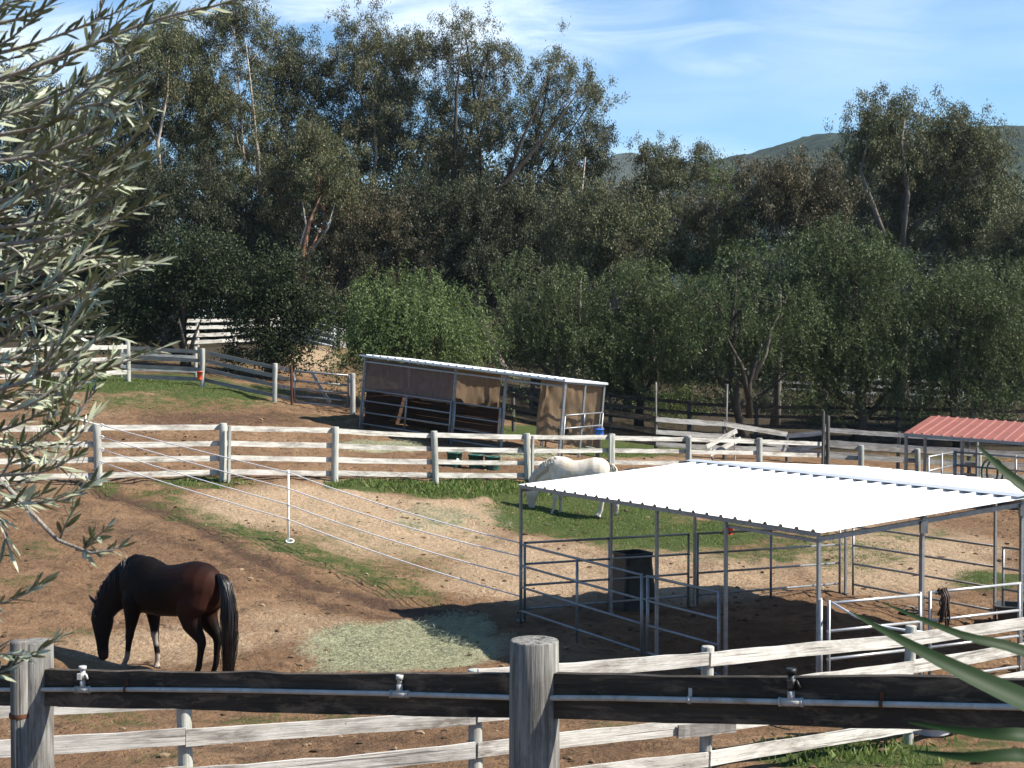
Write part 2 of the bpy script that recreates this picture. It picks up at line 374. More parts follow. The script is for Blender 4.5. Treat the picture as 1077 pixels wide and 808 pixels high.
grass_m = ell([(130, 402, 130, 13, 1.1), (235, 412, 90, 11, .9), (190, 424, 130, 14, .62), (330, 440, 60, 6, .4), (500, 515, 90, 11, 1.25), (400, 511, 70, 8, 1.0), (565, 520, 70, 13, 1.1), (215, 508, 70, 8, .8), (112, 513, 18, 8, .7), (165, 518, 45, 7, .65),
    (620, 545, 115, 25, 1.15), (705, 562, 130, 20, 1.05), (800, 575, 120, 24, .62), (560, 532, 60, 12, .85),
    (180, 530, 50, 9, .5), (400, 592, 130, 28, .45), (300, 560, 120, 30, .40), (500, 560, 60, 20, .35),
    (30, 577, 70, 16, .5), (20, 612, 40, 9, .45), (90, 620, 40, 12, .36), (70, 665, 60, 12, .42), (110, 757, 80, 14, .55), (300, 755, 120, 14, .5), (160, 795, 80, 8, .45), (900, 795, 130, 18, 1.1), (1020, 790, 60, 20, .6), (650, 770, 60, 10, .4),
    (570, 453, 60, 8, 1.2), (660, 474, 70, 9, 1.1), (720, 470, 60, 6, 1.0), (640, 462, 60, 8, 1.0), (900, 585, 80, 26, .56), (1045, 612, 55, 14, .85), (960, 560, 70, 12, .5), (1000, 480, 90, 12, .7)])
def polyl(pts, wd):
    m = np.zeros_like(GX)
    for (ax, ay), (bx_, by_) in zip(pts[:-1], pts[1:]):
        dx, dy = bx_ - ax, by_ - ay; t_ = np.clip(((PX - ax) * dx + (PY - ay) * dy) / (dx * dx + dy * dy), 0, 1)
        m = np.maximum(m, np.clip(1.3 - np.hypot(PX - ax - dx * t_, (PY - ay - dy * t_) * 1.6) / wd, 0, 1))
    return m
grass_m = np.maximum(grass_m, polyl([(185, 538), (250, 556), (320, 580), (400, 610), (455, 630)], 24) * .66)
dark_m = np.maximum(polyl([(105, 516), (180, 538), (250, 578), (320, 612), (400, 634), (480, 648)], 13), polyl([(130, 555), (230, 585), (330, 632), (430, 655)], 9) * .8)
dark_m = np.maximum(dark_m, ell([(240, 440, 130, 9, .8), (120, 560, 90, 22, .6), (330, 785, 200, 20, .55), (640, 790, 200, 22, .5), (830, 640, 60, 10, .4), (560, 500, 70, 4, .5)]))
sand_m = ell([(320, 535, 150, 30, 1.), (430, 560, 120, 35, .95), (560, 600, 130, 45, .8), (720, 605, 160, 36, .75), (950, 590, 140, 45, .85), (170, 680, 150, 26, .7), (320, 660, 90, 26, .55), (330, 378, 34, 16, 1.1), (470, 540, 100, 25, .8), (560, 478, 60, 7, .8), (700, 485, 100, 8, .5)])
hay_m = ell([(425, 680, 120, 30, 1.1), (455, 547, 60, 18, .5), (402, 470, 55, 7, .9), (556, 478, 45, 6, .7), (370, 697, 60, 14, .6), (480, 660, 50, 18, .8), (520, 545, 60, 14, .4)])
far = (GY > 56) | (np.abs(GX) > 24) | (GY < 8)
grass_m = np.where(far & (GY > 56) & ~((PX > 300) & (PX < 350) & (GY < 75)), np.maximum(grass_m, .45), grass_m)
bumpn = (fbm(GX * 1.3, GY * 1.3, 3, 3) - .5) * .15 + (vnoise(GX * 2.7, GY * 2.7, 9) - .5) * .085
bumpn += -.05 * np.clip(vnoise(GX * 3.4 + 3, GY * 3.4, 21) - .68, 0, 1) / .32
GZ = GZ + bumpn * near - dark_m * .04 * (fbm(GX * 1.7, GY * 1.7, 91, 3)) * near
# a shallow tyre-worn bank edge running down the slope
nx_, ny_ = GX.shape
verts = np.stack([GX, GY, GZ], -1).reshape(-1, 3).astype(np.float32)
ii = np.arange((nx_ - 1) * (ny_ - 1)); a = (ii // (ny_ - 1)) * ny_ + ii % (ny_ - 1)
faces = np.stack([a, a + ny_, a + ny_ + 1, a + 1], 1).astype(np.int32)
me = bpy.data.meshes.new('ground'); me.vertices.add(len(verts)); me.vertices.foreach_set('co', verts.ravel())
me.loops.add(faces.size); me.loops.foreach_set('vertex_index', faces.ravel()); me.polygons.add(len(faces))
me.polygons.foreach_set('loop_start', np.arange(0, faces.size, 4, dtype=np.int32)); me.polygons.foreach_set('loop_total', np.full(len(faces), 4, np.int32))
me.polygons.foreach_set('use_smooth', np.ones(len(faces), bool)); me.update(calc_edges=True)
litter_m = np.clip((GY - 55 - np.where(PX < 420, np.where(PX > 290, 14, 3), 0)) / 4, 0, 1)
for nm, arr in (('grass', grass_m), ('sand', sand_m), ('hay', hay_m), ('litter', litter_m), ('dark', dark_m)):
    at = me.attributes.new(nm, 'FLOAT', 'POINT'); at.data.foreach_set('value', arr.ravel().astype(np.float32))
m, t = nt('ground'); g = G(t); pos = g.pos()
n1 = g.noise(g.scale(pos, (.35,) * 3), 1., 6, .65); n2 = g.noise(g.scale(pos, (2.6,) * 3), 1., 6, .7); n3 = g.noise(g.scale(pos, (14.,) * 3), 1., 5, .7); n4 = g.noise(g.scale(pos, (60.,) * 3), 1., 3, .6)
dirt = g.ramp(n1, [(.3, (.155, .090, .050)), (.5, (.22, .132, .075)), (.7, (.305, .198, .118))])
dirt = g.mix(g.ramp(n2, [(.44, 0.), (.66, .65)]), dirt, (.095, .056, .034))
n5 = g.noise(g.scale(pos, (5.5, 5.5, 5.5)), 1., 2, .5, .6)
dirt = g.mix(g.ramp(n5, [(.60, 0.), (.70, .7)]), dirt, (.06, .038, .026))
dirt = g.mix(g.ramp(n4, [(.30, .4), (.44, 0.)]), dirt, (.07, .044, .028))
dirt = g.mix(g.ramp(n3, [(.54, 0.), (.72, .55)]), dirt, (.32, .225, .15))
at = lambda k: g.n('ShaderNodeAttribute', attribute_name=k).outputs['Fac']
def fac(attr, noises, lo, hi):
    s = attr
    for nn, w in noises: s = g.math('ADD', s, g.math('MULTIPLY', g.math('SUBTRACT', nn, .5), w))
    return g.ramp(s, [(lo, 0.), (hi, 1.)])
sand = g.ramp(n3, [(.3, (.26, .18, .11)), (.55, (.40, .29, .19)), (.8, (.51, .395, .275))])
col = g.mix(fac(at('sand'), [(n1, .9), (n2, .8), (n3, .5)], .3, .85), dirt, sand)
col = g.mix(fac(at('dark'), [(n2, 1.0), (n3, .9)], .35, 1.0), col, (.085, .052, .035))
hay = g.ramp(n4, [(.3, (.22, .21, .13)), (.6, (.36, .35, .23))])
col = g.mix(fac(at('hay'), [(n2, .8), (n3, .8)], .35, .7), col, hay)
gr = g.ramp(n3, [(.3, (.04, .058, .018)), (.55, (.07, .092, .028)), (.75, (.12, .125, .045))])
col = g.mix(fac(at('grass'), [(n1, 1.0), (n2, 1.5), (n3, 1.3)], .42, .8), col, gr)
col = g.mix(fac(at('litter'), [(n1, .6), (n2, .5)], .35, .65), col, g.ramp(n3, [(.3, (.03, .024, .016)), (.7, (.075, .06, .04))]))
h = g.math('ADD', g.math('SUBTRACT', g.math('MULTIPLY', n2, .6), g.math('MULTIPLY', n5, .35)), g.math('ADD', g.math('MULTIPLY', n3, .35), g.math('MULTIPLY', n4, .12)))
g.out(g.bsdf(col, .95, .1, h, 1.0, .24))
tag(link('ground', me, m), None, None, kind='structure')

# ------------------------------------------------------------------ ground-cover (stuff)
def gridval(arr, x, y):
    i = np.clip(np.searchsorted(gx, x) - 1, 0, nx_ - 2); j = np.clip(np.searchsorted(gy, y) - 1, 0, ny_ - 2)
    fx = (x - gx[i]) / (gx[i + 1] - gx[i]); fy = (y - gy[j]) / (gy[j + 1] - gy[j])
    return (arr[i, j] * (1 - fx) + arr[i + 1, j] * fx) * (1 - fy) + (arr[i, j + 1] * (1 - fx) + arr[i + 1, j + 1] * fx) * fy
def scatter(N, x0, x1, y0, y1):
    x = rng.uniform(x0, x1, N); y = rng.uniform(y0, y1, N)
    px, py = proj(x, y, gridval(GZ, x, y)); k = (px > -60) & (px < 1140) & (py < 830)
    return x[k], y[k]
x, y = scatter(1500000, -20, 20, 10, 52)
gm = gridval(grass_m, x, y)
sel = gm + (fbm(x * .5, y * .5, 40, 3) - .5) * .9 + (fbm(x * 2.6, y * 2.6, 50, 3) - .5) * 1.5 > .66
dens = np.clip((gm - .2) * 1.1, .05, 1) * np.clip(y / 45, .25, 1)
sel &= rng.random(len(x)) < dens * .55
x, y, gm = x[sel], y[sel], gm[sel]
pxx, pyy = proj(x, y, gridval(GZ, x, y))
lush = np.exp(-((pyy - 513) / 11) ** 2) * ((pxx > 340) & (pxx < 640) & (pyy < 525))
lush = np.maximum(lush, .55 * np.exp(-((pyy - 508) / 9) ** 2) * ((pxx > 90) & (pxx < 340)))
lush = np.maximum(lush, .8 * ((pyy > 775) & (pxx > 780)))
lush = np.maximum(lush, .5 * ((pyy < 402) & (pxx < 330)))
N = len(x); base = np.stack([x, y, gridval(GZ, x, y) - .01], 1)
ln = (.035 + .05 * rng.random(N) * .8 + lush * (.04 + .12 * rng.random(N))) * (.6 + .5 * np.clip(gm, 0, 1))
dr = np.stack([rng.normal(0, .55, N), rng.normal(0, .55, N), np.full(N, 1.)], 1)
tag(leaf_obj('grass', base, dr, ln, .009 + .010 * rng.random(N) + lush * .018, M['grass'], None), None, None, kind='stuff')
x, y = scatter(900000, -8, 6, 16, 46); hm = gridval(hay_m, x, y)
sel = (hm + (fbm(x * 2.2, y * 2.2, 60, 3) - .5) * 1.5 > .6) & (rng.random(len(x)) < .75); x, y, hm = x[sel], y[sel], hm[sel]; N = len(x)
hz = gridval(GZ, x, y) + rng.random(N) ** 2 * .17 * np.clip(hm, 0, 1) * (fbm(x * 1.4, y * 1.4, 77, 2) + .2)
tag(leaf_obj('hay', np.stack([x, y, hz], 1), np.stack([rng.normal(0, 1, N), rng.normal(0, 1, N), rng.normal(.12, .25, N)], 1), .03 + .10 * rng.random(N), np.full(N, .006), M['hay'], None), None, None, kind='stuff')
x, y = scatter(60000, -20, 20, 9, 50); sel = rng.random(len(x)) < .9 * fbm(x * .4, y * .4, 80, 3) ** 2; x, y = x[sel], y[sel]; N = len(x)
cl = MB()
ico = bmesh.new(); bmesh.ops.create_icosphere(ico, subdivisions=1, radius=1); iv = np.array([v.co[:] for v in ico.verts]); jf = [[v.index for v in f.verts] for f in ico.faces]; ico.free()
zz = gridval(GZ, x, y)
for i in range(min(N, 4200)):
    s = .010 + .045 * random.random() ** 4
    cl.add(iv * np.array([s * random.uniform(.7, 1.6), s * random.uniform(.7, 1.6), s * random.uniform(.4, .8)]) * (1 + rng.normal(0, .18, (len(iv), 1))) + np.array([x[i], y[i], zz[i] + s * .2]), jf)
tag(link('dirt_clods', cl.mesh('dirt_clods'), M['litter']), None, None, kind='stuff')

HAZE=.00010; SKY=.064; SUNP=5.0; EXPO=1.15
# ------------------------------------------------------------------ fences
def fence(name, label, posts, rails, bh=.14, bt=.025, rail_mat='white_rail', post_mat='white_post', side=-1, group=None, skip=(), post_r=.08, sq=False, override={}, mats={}, wob=.006, loc=None, cat='fence', noposts=()):
    """posts: (px, d, height[, zbase]); rails: heights above the ground at the posts"""
    pts = []
    for p in posts:
        x, y = XY(p[0], p[1]); pts.append(Vector((x, y, p[3] if len(p) > 3 else gz(x, y))))
    root = thing(name, label, cat, loc or pts[0], group)
    for i, (p, q) in enumerate(zip(posts, pts)):
        if i in noposts: continue
        r = post_r * random.uniform(.93, 1.07); lean = (random.gauss(0, .012), random.gauss(0, .012))
        mat = M[mats.get(('p', i), post_mat)]
        if ('r', i) in mats: r = mats[('r', i)]
        if sq: square_post('post', q, p[2], r * 2, mat, root, lean, random.gauss(0, .05) + math.atan2((pts[-1] - pts[0]).y, (pts[-1] - pts[0]).x))
        else: round_post('post', q, p[2], r, mat, root, lean, 14)
    for i in range(len(pts) - 1):
        d = (pts[i + 1] - pts[i]).normalized(); nrm = Vector((d.y, -d.x, 0)).normalized()
        if nrm.y > 0: nrm = -nrm
        off = nrm * (-side) * (post_r + bt * .55)
        for k, hgt in enumerate(rails):
            if (i, k) in skip: continue
            h0, h1 = override.get((i, k), (hgt, hgt))
            a = pts[i] + Vector((0, 0, h0 + random.gauss(0, .008))) + off - d * .02; b = pts[i + 1] + Vector((0, 0, h1 + random.gauss(0, .008))) + off + d * (-.025)
            board('rail', a, b, bh * random.uniform(.95, 1.04), bt, M[mats.get((i, k), mats.get(i, rail_mat))], root, wob, random.uniform(0, .012))
    return root

# white four-rail fence in front of the bank
f2 = fence('white_fence', 'white four-rail fence slanting behind the dark foreground rail, weathered flat boards nailed over round posts', [(-190, 11.3, 1.3), (195, 12.2, 1.28), (500, 13.0, 1.28), (743, 14.2, 1.33), (957, 16.3, 1.36), (1150, 18.6, 1.36), (1290, 20.6, 1.36), (1420, 22.8, 1.36)],
      [1.22, .89, .555, .22], side=-1, post_r=.066, bh=.142, wob=.0045)
# a splice board over the break in the third rail
a_ = P(712, 769, 13.93); b_ = P(772, 763, 14.22)
board('splice', a_ + Vector((.01, -.03, 0)), b_ + Vector((.01, -.03, 0)), .125, .022, M['grey_rail'], f2, .006)

# long white fence across the middle
Yk = [32.4 * (1 + .0555 * k) for k in range(-2, 9)]
uk = [(-435.5 + 113.9 * k) / (1 + .0555 * k) + CX for k in range(-2, 9)]
f1p = [(u, y, 1.41) for u, y in zip(uk, Yk)]
f1p[-1] = (871, 46.8, 2.25)
f1 = fence('white_fence', 'long white four-rail fence crossing the middle of the paddocks behind the white horse', f1p, [1.30, .93, .58, .23], side=1, post_r=.092, bh=.128,
      mats={('p', 6): 'teal_post', ('p', 8): 'teal_post', ('p', 9): 'teal_post', ('p', 10): 'dark_post', ('p', 5): 'white_post'} if False else {('p', 10): 'dark_post', ('r', 10): .065}, wob=.0035)
for px, d, h in [(240.5, 34.1, 1.38), (559.5, 39.5, 1.38), (641, 41.35, 1.38), (725, 43.1, 1.38), (865, 46.7, 2.4)]:
    x, y = XY(px, d); square_post('post', (x, y - .06, gz(x, y)), h, .07, M['white_post' if px < 800 else 'dark_post'], f1, (0.02, 0), .6)
f1x = fence('grey_fence', 'weathered grey rail fence continuing right from the tall double post towards the red roof', [(871, 46.95, 1.1), (906, 47.1, 1.36), (966, 47.4, 1.36), (1030, 47.6, 1.36), (1110, 47.8, 1.36)], [1.28, .93, .58, .23], side=1, rail_mat='pale_rail', post_mat='white_post', post_r=.09, noposts=(0,))

# rear fence with bleached and sagging boards
rf = fence('grey_fence', 'rear rail fence behind the sheds with bleached boards sagging into a broken V', [(455, 53.5, 1.4), (540, 52.8, 1.4), (618, 52.2, 1.4), (690, 52, 1.42), (762, 52.4, 1.45), (828, 53, .95), (868, 52.4, 1.5), (945, 52.4, 1.4), (1020, 52.2, 1.4), (1110, 52, 1.4)],
      [1.30, .85, .42], side=-1, bh=.17, rail_mat='pale_rail', post_mat='dark_post', post_r=.07, override={(4, 0): (1.3, .98), (5, 0): (.92, 1.18), (4, 1): (.8, .55), (5, 1): (.4, .75)},
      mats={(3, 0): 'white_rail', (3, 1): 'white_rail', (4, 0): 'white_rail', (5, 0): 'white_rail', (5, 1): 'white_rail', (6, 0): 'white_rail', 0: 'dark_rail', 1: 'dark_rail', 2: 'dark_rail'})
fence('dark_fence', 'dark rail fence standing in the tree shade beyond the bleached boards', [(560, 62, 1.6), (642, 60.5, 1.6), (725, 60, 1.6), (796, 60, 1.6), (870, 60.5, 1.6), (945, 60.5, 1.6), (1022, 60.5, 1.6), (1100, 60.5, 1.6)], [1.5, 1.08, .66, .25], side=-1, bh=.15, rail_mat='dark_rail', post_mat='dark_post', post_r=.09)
fence('far_white_fence', 'distant white fence glimpsed between the pepper tree trunks above the red roof', [(820, 80, 1.4), (868, 80, 1.4), (916, 80, 1.4), (964, 80, 1.4), (1012, 80, 1.4)], [1.25, .85, .45], side=-1, bh=.15, post_r=.08)
# far left fence and its neighbour bays
fence('white_fence', 'three-rail white fence on the upper left lawn, half hidden by olive sprigs', [(-70, 46.8, 1.4), (35, 49.2, 1.4), (133, 51.5, 1.5)], [1.27, .82, .36], side=-1, bh=.15, post_r=.085, noposts=(2,))
fence('grey_fence', 'grey four-rail fence running down the upper lawn to the metal gate', [(135, 51.5, 1.48), (213, 51, 1.33), (289, 50, 1.36), (307, 49.9, 1.42)], [1.22, .90, .58, .22], side=1, bh=.14, rail_mat='grey_rail', post_mat='white_post', post_r=.085, mats={('p', 3): 'rust', ('r', 3): .045})
fence('pale_board_fence', 'short pale two-board fence bay right behind the grey rails of the upper lawn', [(128, 53.2, 1.2), (206, 53.2, 1.2)], [.78, .32], side=-1, bh=.2, post_r=.06)
fence('white_fence', 'bright white fence under the dark trees on the rise beyond the upper lawn', [(193, 68.3, 1.35), (208, 68.8, 1.35), (247, 70, 1.35), (285, 71.2, 1.35), (322, 72.4, 1.38)], [1.26, .92, .58, .24], side=-1, bh=.17, post_r=.085, rail_mat='white_rail', post_mat='white_rail')
wp = thing('pipe_fence', 'sloping white pipe fence beside the grey retaining wall on the rise', 'fence', P(323, 362, 72.4))
for dy in (0, 7, 13.5, 20):
    link('rail', MB().tube([P(323.5, 338 + dy, 72.4), P(352, 345 + dy, 68)], .045).mesh('rail'), M['white_plastic'], wp)
for px, y0, y1, d in ((324, 336, 366, 72.4), (352, 343, 372, 68)):
    link('post', MB().tube([P(px, y1, d), P(px, y0, d)], .07).mesh('post'), M['white_plastic'], wp)
rw = MB(); q = [P(318, 366, 75), P(358, 372, 71.5), P(358, 346, 71.5), P(318, 337, 75)]
rw.add(q + [v + Vector((.2, .9, 0)) for v in q], [(0, 1, 2, 3), (3, 2, 6, 7), (0, 4, 5, 1), (1, 5, 6, 2), (0, 3, 7, 4), (4, 7, 6, 5)])
tag(link('retaining_wall', rw.mesh('retaining_wall'), M['concrete']), 'grey sloping retaining wall behind the white pipe fence', 'wall')

# metal gate, poles, broken gate boards
gt = thing('metal_gate', 'grey tubular five-bar gate closing the paddock beside the brown shed', 'gate', P(309, 426, 49.9))
GA = [P(310, 390.5, 49.9), P(366, 395, 49.6)]; GB = [P(310, 423, 49.9), P(366, 428, 49.6)]
for k in range(5):
    f = (0, .31, .57, .80, 1.)[k]
    link('bar', MB().tube([GA[0].lerp(GB[0], f), GA[1].lerp(GB[1], f)], .035).mesh('bar'), M['galv'], gt)
for s in (0, 1): link('upright', MB().tube([GB[s], GA[s]], .035).mesh('upright'), M['galv'], gt)
board('brace', P(327, 390, 50.4), P(347, 424, 50.3), .12, .03, M['grey_rail'], gt)
x, y = XY(371, 49.5); tag(round_post('gate_post', (x, y, gz(x, y)), 1.4, .09, M['white_post'], None), 'pale round post between the metal gate and the brown shed', 'post')
for px, py, d, lb in ((690, 402, 52.2, 'thin bare pole rising above the bleached fence right of the brown shed'), (763, 404, 52.5, 'thin leaning pole rising beside the sagging fence boards')):
    x, y = XY(px, d); p = P(px + (2 if px > 700 else 0), py, d)
    tag(link('pole', MB().tube([(x, y, gz(x, y) - .3), p], .035, 8).mesh('pole'), M['grey_post']), lb, 'pole')
bg = thing('broken_gate', 'broken white wooden gate leaning in a heap behind the middle fence', 'gate', P(757, 486, 47.5))
for (a, b) in (((743, 470), (775, 453)), ((747, 478), (779, 462)), ((747, 472), (750, 486)), ((772, 455), (773, 486))):
    board('board', P(*a, 47.0 + (a[0] % 3) * .05), P(*b, 48.0), .16, .03, M['white_rail'], bg)

# ------------------------------------------------------------------ dark foreground fence with its water pipe
nf = thing('foreground_fence', 'dark plank fence with thick grey posts across the foreground', 'fence', (-2.47, 7.4, 1.6))
A0 = P(38, 722, 7.4); A1 = P(562, 731.5, 6.0); A2 = A1 + (A1 - A0) * 1.04
dn = (A1 - A0).normalized(); nv = Vector((dn.y, -dn.x, 0)).normalized()   # towards the camera
pr = .105
for A, top, px in ((A0, P(38, 674, 7.4), 38), (A1, P(562, 673, 6.0), 562), (A2, A2 + Vector((0, 0, .24)), 0), (A0 * 2 - A1, A0 * 2 - A1 + Vector((0, 0, .24)), 0)):
    b = Vector((A.x, A.y, gz(A.x, A.y) if abs(A.y) < 12 else .8))
    nfp = round_post('post', b, top.z - b.z, pr if px != 38 else .088, M['grey_post'], nf, n=28, top=.006)
poff = nv * -.035
for a, b, ha, hb in ((A0 * 2 - A1, A0, .2, .2), (A0, A1, .186, .178), (A1, A2, .186, .186)):
    board('plank', a + dn * .05 - nv * .0 + Vector((0, 0, 0)), b - dn * .05, ha, .04, M['dark_rail'], nf, .0035, .004, 16)
# second slim pole strapped to the left post
e0 = P(21, 674, 7.33); eb = Vector((e0.x, e0.y, gz(e0.x, e0.y)))
link('side_pole', MB().lathe([(.048, -.3), (.05, e0.z - eb.z - .01), (.044, e0.z - eb.z), (.001, e0.z - eb.z + .002)], 18, eb).mesh('side_pole'), M['grey_post'], nf)
band = P(21, 752, 7.33); link('strap', MB().lathe([(.053, -.012), (.055, 0), (.053, .012)], 18, band).mesh('strap'), M['rust'], nf)
# pipe
pt = [P(-90, 728, 7.72), P(40, 728.5, 7.25), P(133, 728.5, 6.96), P(240, 728.8, 6.68), P(400, 731.5, 6.29), P(533, 735, 6.0), P(640, 736.5, 5.76), P(860, 742.5, 5.33), P(1077, 747.5, 4.98), P(1250, 751, 4.72)]
def on_face(p): # push a point onto the front face of the plank line
    s = (p - A0).dot(nv); return p - nv * (s - (.020 + .0125))
pt = [on_face(p) for p in pt]
# go round the posts in front of the plank: the pipe runs between plank and viewer, the posts stand in front
pp = thing('water_pipe', 'grey plastic water pipe clipped along the dark foreground plank', 'pipe', pt[0])
link('tube', MB().tube(pt, .0118, 12).mesh('tube'), M['pvc'], pp)
def along(px):
    for i in range(len(pt) - 1):
        a = proj(*pt[i])[0]; b = proj(*pt[i + 1])[0]
        if a <= px <= b: return pt[i].lerp(pt[i + 1], float((px - a) / (b - a)))
def tee(px, h, valve):
    c = along(px); f = MB().tube([c - dn * .042, c + dn * .042], .0165, 12); f.tube([c, c + Vector((0, 0, .045))], .0145, 12)
    f.tube([c - dn * .048, c - dn * .038], .0185, 12); f.tube([c + dn * .038, c + dn * .048], .0185, 12)
    o = link('tee_fitting', f.mesh('tee_fitting'), M['pvc'], pp)
    v = MB(); z = Vector((0, 0, 1)); q = c + z * .045
    if valve == 'cap': v.tube([q, q + z * .03], .012, 10); v.tube([q + z * .02, q + z * .04], .017, 8)
    else:
        v.tube([q - z * .01, q + z * h * .75], .013, 10); v.tube([q + z * h * .15, q + z * h * .55], .018, 10); v.tube([q + z * h * .78, q + z * h], .02, 8)
        v.box(q + z * h * .35 + nv * .022, (.02, .02, .03)); v.tube([q + z * h * .45 + dn * .02, q + z * h * .1 + dn * .035], .007, 6)
    link('valve', v.mesh('valve'), M['pvc'] if valve == 'light' else (M['black_plastic'] if valve == 'dark' else M['pvc']), pp)
tee(88, .075, 'light'); tee(421, .03, 'cap'); tee(834, .085, 'dark')
for px in (133, 729, 930):
    c = along(px); f = MB().tube([c - dn * .006, c + dn * .006], .0165, 12); f.box(c + Vector((0, 0, .028)) - nv * .008, (.014, .008, .035))
    link('clamp', f.mesh('clamp'), M['rust' if px != 729 else 'pvc'], pp)

# ------------------------------------------------------------------ the white-roofed corral shelter
def corr(mb, L, W, f, pitch=.305, h=.03, tw=.05, bw=.09, off=0.):
    """ribbed sheet: f(s, w, up) -> point; ribs run along w"""
    prof = []; s = off
    while s < L - .001:
        for ds, z in ((0, 0), (pitch - bw, 0), (pitch - bw + (bw - tw) / 2, h), (pitch - (bw - tw) / 2, h)):
            if s + ds < L: prof.append((s + ds, z))
        s += pitch
    prof.append((L, 0)); vs = []; nW = 5
    for i in range(nW):
        for s, z in prof: vs.append(f(s, W[0] + (W[1] - W[0]) * i / (nW - 1), z))
    k = len(prof); fs = [(i * k + j, i * k + j + 1, (i + 1) * k + j + 1, (i + 1) * k + j) for i in range(nW - 1) for j in range(k - 1)]
    return mb.add(vs, fs)
S0 = Vector((.15, 24.0, 0)); e = Vector((.5, -.866, 0)); v = Vector((.866, .5, 0)); SZ = 7.32; Z = Vector((0, 0, 1))
def S(s, w, z=None):
    p = S0 + e * s + v * w; p.z = gz(p.x, p.y) if z is None else z; return p
sh = thing('corral_shelter', 'open steel pipe corral under a large bright white ribbed metal roof', 'horse shelter', S(0, 0))
EZ, RZ = 2.32, 2.56
def roofz(w): return EZ + (RZ - EZ) * (1 - abs(w - SZ / 2) / (SZ / 2))
LR = SZ + .16
ro = MB(); corr(ro, LR, (-.06, SZ / 2), lambda s, w, z: S(s - .04, w, roofz(w) + z), off=0.05); corr(ro, LR, (SZ / 2, SZ + .3), lambda s, w, z: S(s - .04, w, roofz(w) + z), off=0.05)
roof = link('roof', ro.mesh('roof'), M['white_roof'], sh)
rc = MB(); mid = SZ / 2
for s0, s1 in ((0, LR),):
    q = [S(s0 - .04, mid - .2, RZ + .024), S(s0 - .04, mid, RZ + .042), S(s0 - .04, mid + .2, RZ + .024)]; q2 = [p + e * s1 for p in q]
    rc.add(q + q2, [(0, 3, 4, 1), (1, 4, 5, 2)])
link('ridge_cap', rc.mesh('ridge_cap'), M['grey_sheet'], roof)
def sq_tube(mb, a, b, w=.045, w2=None):
    a, b = Vector(a), Vector(b); m = frame(a, b - a, Z if abs((b - a).normalized().z) < .9 else e)
    return mb.box(((b - a).length / 2, 0, 0), ((b - a).length, w, w2 or w), m)
for w_ in (0, 1.83, mid, SZ - 1.83, SZ):       # purlins along the length
    link('purlin', sq_tube(MB(), S(0, w_, roofz(w_) - .04), S(SZ, w_, roofz(w_) - .04), .05, .06).mesh('purlin'), M['galv'], sh)
for s_ in (0.01, SZ - .01):                     # sloping gable beams
    for a, b in ((0, mid), (mid, SZ)): link('rafter', sq_tube(MB(), S(s_, a, roofz(a) - .10), S(s_, b, roofz(b) - .10), .045, .06).mesh('rafter'), M['galv'], sh)
link('header', sq_tube(MB(), S(5.49, .03, EZ - .13), S(SZ, .03, EZ - .13), .04).mesh('header'), M['galv'], sh)
for s_, w_ in ((0, 0), (3.9, 0), (5.49, 0), (SZ, 0), (0, 1.83), (0, mid), (0, SZ), (SZ, 1.78), (SZ, mid), (SZ, SZ), (mid, SZ), (5.49, SZ)):
    b = S(s_, w_); pm = sq_tube(MB(), b - Z * .05, S(s_, w_, roofz(w_) - .06), .042)
    pm.box(b + Z * .005, (.11, .11, .012))
    link('roof_post', pm.mesh('roof_post'), M['galv'], sh)
for w_ in (1.78, mid):
    c = S(SZ + .02, w_, roofz(w_) - .17); link('bracket', MB().box(c, (.09, .09, .16)).mesh('bracket'), M['galv'], sh)
def part_empty(name, loc, parent):
    o = bpy.data.objects.new(name, None); C.objects.link(o); o.empty_display_size = .1; o.parent = parent; Mw = Matrix.Translation(Vector(loc)); o.matrix_local = WINV[parent.name] @ Mw; WINV[o.name] = Mw.inverted(); return o
def panel(A, B, rails=(1.31, .95, .59, .19), parent=sh, mat='galv', mid_up=True, h=1.33, r=.02, zA=None, label=None):
    d = (B - A); fr = (0, .5, 1) if mid_up else (0, 1)
    o = thing('corral_panel', None, None, A) if parent is None else part_empty('corral_panel', A, parent)
    for f in fr:
        p = A.lerp(B, f); oo = d.normalized() * (.045 if f == 0 else -.045 if f == 1 else 0)
        link('upright', MB().tube([p + oo - Z * .02, p + oo + Z * h], r * 1.15, 8).mesh('upright'), M['galv'], o)
    for z in rails:
        link('rail', MB().tube([A + Z * z + d * .012, B + Z * z - d * .012], r, 8).mesh('rail'), M[mat], o)
    if label: o['label'] = label
    return o
panel(S(.03, -.05), S(3.64, -.05)); panel(S(3.70, -.05), S(5.45, -.05), mid_up=False)
panel(S(-.05, .06), S(-.05, 3.6)); panel(S(-.05, 3.72), S(-.05, 7.26))
panel(S(.1, SZ + .06), S(3.66, SZ + .06)); panel(S(3.74, SZ + .06), S(SZ, SZ + .06))
panel(S(SZ + .05, .08), S(SZ + .05, 1.74), (1.42, 1.07, .72, .30), mid_up=False, h=1.46, mat='galv_sunlit'); panel(S(SZ + .06, 1.82), S(SZ + .06, 3.6), (1.44, 1.07, .72, .30), mid_up=False, h=1.46, mat='galv_sunlit')
panel(S(SZ + .05, 3.7), S(SZ + .05, 7.26), (1.44, 1.07, .72, .30), h=1.46, mat='galv_sunlit')
gp = MB()
for q in ((SZ - .05, .07), (SZ + .07, -.03)): gp.tube([S(*q) - Z * .02, S(*q) + Z * 1.48], .028, 10)
link('gate_post', gp.mesh('gate_post'), M['galv'], sh)

